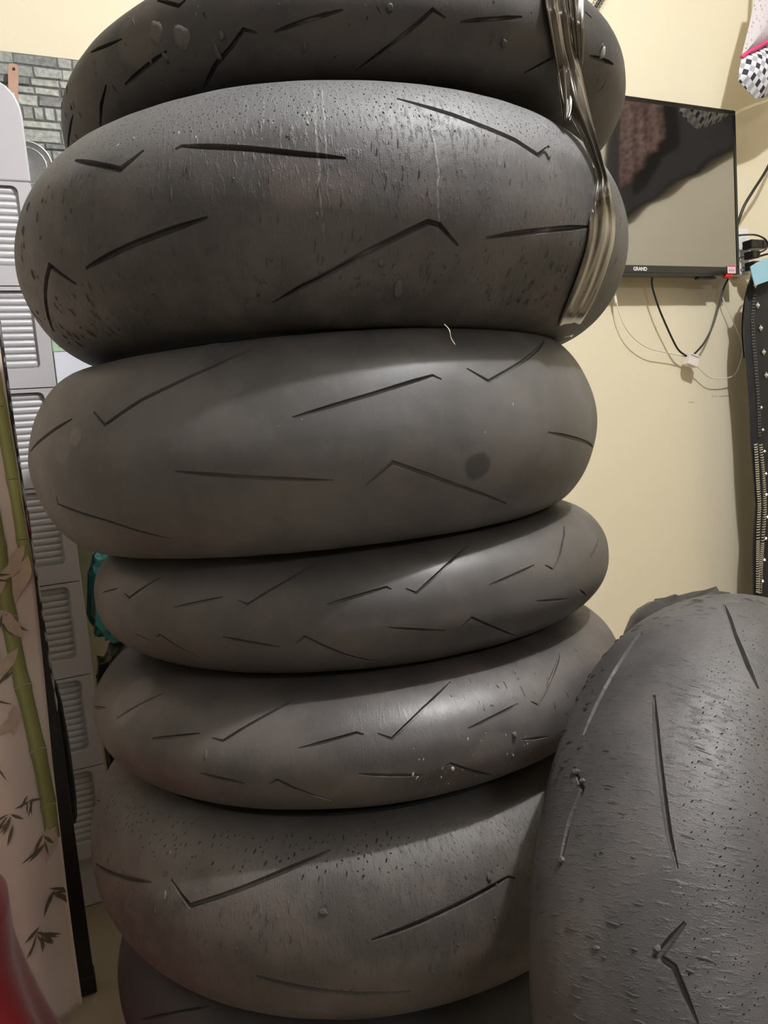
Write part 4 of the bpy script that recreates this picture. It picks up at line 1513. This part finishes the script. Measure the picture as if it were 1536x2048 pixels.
# light blue cloth piece tucked over the jacket
BLUE = simple('light_blue_cloth', (.32, .55, .66), .75, var=.06, scale=30, bump=.15, bscale=600)
pts = [(1.849, 1.172), (1.877, 1.184), (1.917, 1.197), (1.99, 1.205), (2.0, 1.145), (1.930, 1.137), (1.886, 1.126), (1.862, 1.120), (1.853, 1.150)]
mb = MB()
mb.prism(pts, lambda w, z: P(w, 1.505 + .05 * (z - 1.12), z), lambda w, z: P(w, 1.5075 + .05 * (z - 1.12), z))
o = mb.build('blue_cloth', BLUE)
tag(o, 'light blue cloth piece hanging over the top of the black jacket', 'cloth')

# ------------------------------------------------------------------ patterned bag hanging at the upper right
bag = empty('fabric_bag', P(1.93, 1.50, 1.62), ROOM_RZ)
tag(bag, 'padded fabric bag with pink piping and black and white check hanging at the upper right', 'bag')
m, nt, N, L, b = nodes_of('lilac_dash_print')
tc = N.new('ShaderNodeTexCoord')
mp = N.new('ShaderNodeMapping')
mp.inputs['Rotation'].default_value = (0, rad(35), 0)
mp.inputs['Scale'].default_value = (160, 1, 70)
L.new(tc.outputs['Object'], mp.inputs[0])
vo = N.new('ShaderNodeTexVoronoi')
vo.inputs['Scale'].default_value = 1
L.new(mp.outputs[0], vo.inputs['Vector'])
ms = math_n(nt, 'SUBTRACT', 1, smooth_n(nt, vo.outputs['Distance'], .22, .32))
L.new(mix_n(nt, math_n(nt, 'MULTIPLY', ms, .6), (.58, .52, .53), (.22, .21, .23)), b.inputs['Base Color'])
b.inputs['Roughness'].default_value = .8
LILAC = m
m, nt, N, L, b = nodes_of('black_white_check_print')
tc = N.new('ShaderNodeTexCoord')
mp = N.new('ShaderNodeMapping')
mp.inputs['Rotation'].default_value = (0, rad(-28), 0)
mp.inputs['Scale'].default_value = (1 / .0105, 1, 1 / .0145)
L.new(tc.outputs['Object'], mp.inputs[0])
sx = N.new('ShaderNodeSeparateXYZ')
L.new(mp.outputs[0], sx.inputs[0])
fx = math_n(nt, 'FLOOR', sx.outputs[0])
fz = math_n(nt, 'FLOOR', sx.outputs[2])
odd = math_n(nt, 'MODULO', math_n(nt, 'ADD', math_n(nt, 'ADD', fx, fz), 200), 2)
odx = math_n(nt, 'MODULO', math_n(nt, 'ADD', fx, 200), 2)
dark = math_n(nt, 'MULTIPLY', odd, odx)
grey = math_n(nt, 'MULTIPLY', odd, math_n(nt, 'SUBTRACT', 1, odx))
col = mix_n(nt, grey, (.66, .66, .69), (.38, .38, .40))
L.new(mix_n(nt, dark, col, (.025, .025, .035)), b.inputs['Base Color'])
b.inputs['Roughness'].default_value = .8
CHECK = m


def pad(name, pts, mat, q0, puff, root):
    """padded panel: front bulges towards the room"""
    cx = sum(p[0] for p in pts) / len(pts)
    cz = sum(p[1] for p in pts) / len(pts)
    fine = []
    for (a, b), (c, d) in zip(pts, pts[1:] + pts[:1]):
        for k in range(4):
            fine.append((a + (c - a) * k / 4, b + (d - b) * k / 4))
    n = len(fine)
    vs, fs = [], []
    RN = 6
    for sgn in (-1, 1):
        for r in range(RN):
            f = 1 - r / RN
            dq = puff * (1 - f ** 3)
            vs += [P(cx + (w - cx) * f, q0 + sgn * dq, cz + (z - cz) * f) for w, z in fine]
        vs.append(P(cx, q0 + sgn * puff, cz))
    M = RN * n + 1
    for s in (0, 1):
        o_ = s * M
        for r in range(RN - 1):
            for i in range(n):
                j = (i + 1) % n
                fs.append((o_ + r * n + i, o_ + r * n + j, o_ + (r + 1) * n + j, o_ + (r + 1) * n + i))
        for i in range(n):
            fs.append((o_ + (RN - 1) * n + i, o_ + (RN - 1) * n + (i + 1) % n, o_ + RN * n))
    for i in range(n):
        fs.append((i, (i + 1) % n, M + (i + 1) % n, M + i))
    mb = MB().add(vs, fs)
    # local coordinates so that the print follows the cloth
    inv = root.matrix_world.inverted()
    mb.v = [tuple(inv @ Vector(v)) for v in mb.v]
    return mb.build(name, mat, root, smooth=True, angle=50)


bpy.context.view_layer.update()
up = [(1.934, 1.987), (1.886, 1.873), (1.860, 1.800), (1.827, 1.716), (1.858, 1.732), (1.897, 1.750), (1.946, 1.771), (2.058, 1.809), (2.083, 2.013)]
lo = [(1.827, 1.716), (1.816, 1.687), (1.811, 1.653), (1.845, 1.631), (1.876, 1.613), (1.924, 1.624), (1.972, 1.642), (2.054, 1.690), (2.058, 1.809), (1.946, 1.771), (1.897, 1.750), (1.858, 1.732)]
pad('upper_panel', up, LILAC, 1.503, .022, bag)
pad('checked_panel', lo, CHECK, 1.500, .034, bag)
PINK = simple('pink_piping', (.60, .05, .16), .6, var=.2, scale=300)
mb = MB().tube([P(1.825, 1.500, 1.713), P(1.840, 1.492, 1.724), P(1.862, 1.484, 1.734), P(1.897, 1.480, 1.751), P(1.946, 1.478, 1.772), P(2.0, 1.478, 1.792), P(2.058, 1.49, 1.809)], .0058, 8, spline=4)
o = mb.build('piping', PINK, smooth=True)
child_local(o, bag)
o = MB().tube([P(1.96, 1.503, 1.985), P(1.985, 1.52, 2.12), P(2.01, 1.60, 2.2), P(2.03, 1.52, 2.12), P(2.06, 1.503, 2.0)], .006, 8, spline=5).build('strap', LILAC, smooth=True)
child_local(o, bag)
hk = MB().tube([P(2.01, 1.678, 2.205), P(2.01, 1.60, 2.193), P(2.01, 1.585, 2.20), P(2.01, 1.583, 2.215)], .004, 8, spline=4).build('wall_hook', METAL, smooth=True)
tag(hk, 'metal wall hook carrying the padded checked bag', 'hook')

# ------------------------------------------------------------------ rod with a wire coil at the top edge
cw = empty('coiled_wire_rod', P(1.47, 1.645, 1.86), ROOM_RZ)
tag(cw, 'thin black rod wound with fine coiled wire, beside the top tyre at the picture top', 'wire')
bpy.context.view_layer.update()
MB().tube([(-.028, 0, -.027), (.07, 0, .10)], .0042, 8).build('rod', CORD, cw, smooth=True)
hel = []
for i in range(160):
    t = i / 159
    a = t * 2 * math.pi * 11
    c = Vector((-.012 + .075 * t, 0, -.006 + .098 * t))
    hel.append(c + Vector((.78, 0, -.62)) * (.013 * math.cos(a)) + Vector((0, 1, 0)) * (.013 * math.sin(a)))
MB().tube(hel, .0006, 5).build('coil', CORD, cw, smooth=True)
MB().box((.055, .0, .088), (.075, .034, .104)).build('wall_clip', CORD, cw, bevel=.002)

# ------------------------------------------------------------------ dark sack behind the standing tyre
DSACK = simple('dark_grey_plastic_sack', (.035, .034, .036), .45, var=.4, scale=20, bump=.2, bscale=90)
o = sack('sack', (.475, 1.18, 0), (.125, .10, .30), DSACK, 12.4, .12)
zt = max(v.co.z for v in o.data.vertices)
o.scale = (1, 1, .512 / zt)
tag(o, 'dark grey plastic sack showing behind the standing tyre, against the wall', 'sack')
strp = MB().tube([(.352, 1.10, .455), (.368, 1.075, .462), (.388, 1.065, .478), (.405, 1.07, .487)], [.006, .010, .009, .005], 10, spline=4).build('cloth_strip', simple('grey_green_cloth', (.17, .18, .165), .7, var=.3, scale=80, bump=.3, bscale=300), smooth=True)
tag(strp, 'twisted grey-green cloth strip lying on the dark sack beside the standing tyre', 'cloth')

# scuff marks on the wall are part of the paint: thin smears
SM = simple('grey_scuff', (.36, .31, .24), .7, var=.3, scale=200)
for (w, z, l, h) in ((1.934, .822, .024, .0022), (1.890, .824, .012, .0015), (1.79, .812, .007, .002), (1.80, .810, .004, .002)):
    o = MB().box((w - l, Q_WALL - .0004, z), (w + l, Q_WALL + .001, z + h)).build('trim_2', SM)
    o.rotation_euler = (0, 0, ROOM_RZ)
    o['kind'] = 'structure'

# ------------------------------------------------------------------ clothes on the right-hand wall, mirrored in the television


def hanging(name, q0, q1, z0, z1, w0, mat, seed, label, cat, slope=0.0):
    o = empty(name, P(w0, (q0 + q1) / 2, z0), ROOM_RZ)
    tag(o, label, cat)
    bpy.context.view_layer.update()
    n, mm = 40, 30
    vs, fs = [], []
    hw = (q1 - q0) / 2
    for side in (0, 1):
        for j in range(mm + 1):
            for i in range(n + 1):
                t, s = 2 * i / n - 1, j / mm
                x = .012 * math.sin(t * 11 + seed + s) + .012 * noise.noise((t * 3, s * 3, seed))
                th_ = .010 * (1 - t ** 8) ** .5
                vs.append((x + (th_ if side else -th_), t * hw * (1 - .25 * s), (z1 - z0) * s + slope * t * hw * (1 - s) + .02 * noise.noise((t * 4, seed, s)) * (1 - s)))
    M = (n + 1) * (mm + 1)
    for side in (0, 1):
        for j in range(mm):
            for i in range(n):
                a = side * M + j * (n + 1) + i
                fs.append((a, a + 1, a + n + 2, a + n + 1))
    for i in range(n):
        for a in (i, mm * (n + 1) + i):
            fs.append((a, a + 1, M + a + 1, M + a))
    for j in range(mm):
        for a in (j * (n + 1), j * (n + 1) + n):
            fs.append((a, a + n + 1, M + a + n + 1, M + a))
    body = MB().add(vs, fs).build('body', mat, o, smooth=True)
    MB().tube([(0, 0, z1 - z0 - .01), (.004, 0, z1 - z0 + .05), (W_RIGHT - w0 - .002, 0, z1 - z0 + .07)], .004, 8, spline=4).build('hanging_loop', METAL, o, smooth=True)
    return o


m, nt, N, L, b = nodes_of('brown_lace_print')
tc = N.new('ShaderNodeTexCoord')
vo = N.new('ShaderNodeTexVoronoi')
vo.feature = 'DISTANCE_TO_EDGE'
vo.inputs['Scale'].default_value = 38
L.new(tc.outputs['Object'], vo.inputs['Vector'])
L.new(mix_n(nt, smooth_n(nt, vo.outputs['Distance'], .02, .12), (.30, .19, .15), (.10, .05, .045)), b.inputs['Base Color'])
b.inputs['Roughness'].default_value = .85
hanging('shawl', .34, .62, 1.90, 2.36, 2.655, m, 2.1, 'brown lacy shawl mirrored in the upper part of the television screen', 'shawl', slope=.5)
hanging('coat', .10, 1.06, 1.78, 2.42, 2.722, simple('black_coat_cloth', (.012, .011, .011), .85), 5.2, 'black coat mirrored behind the brown shawl in the television screen', 'coat', slope=.15)
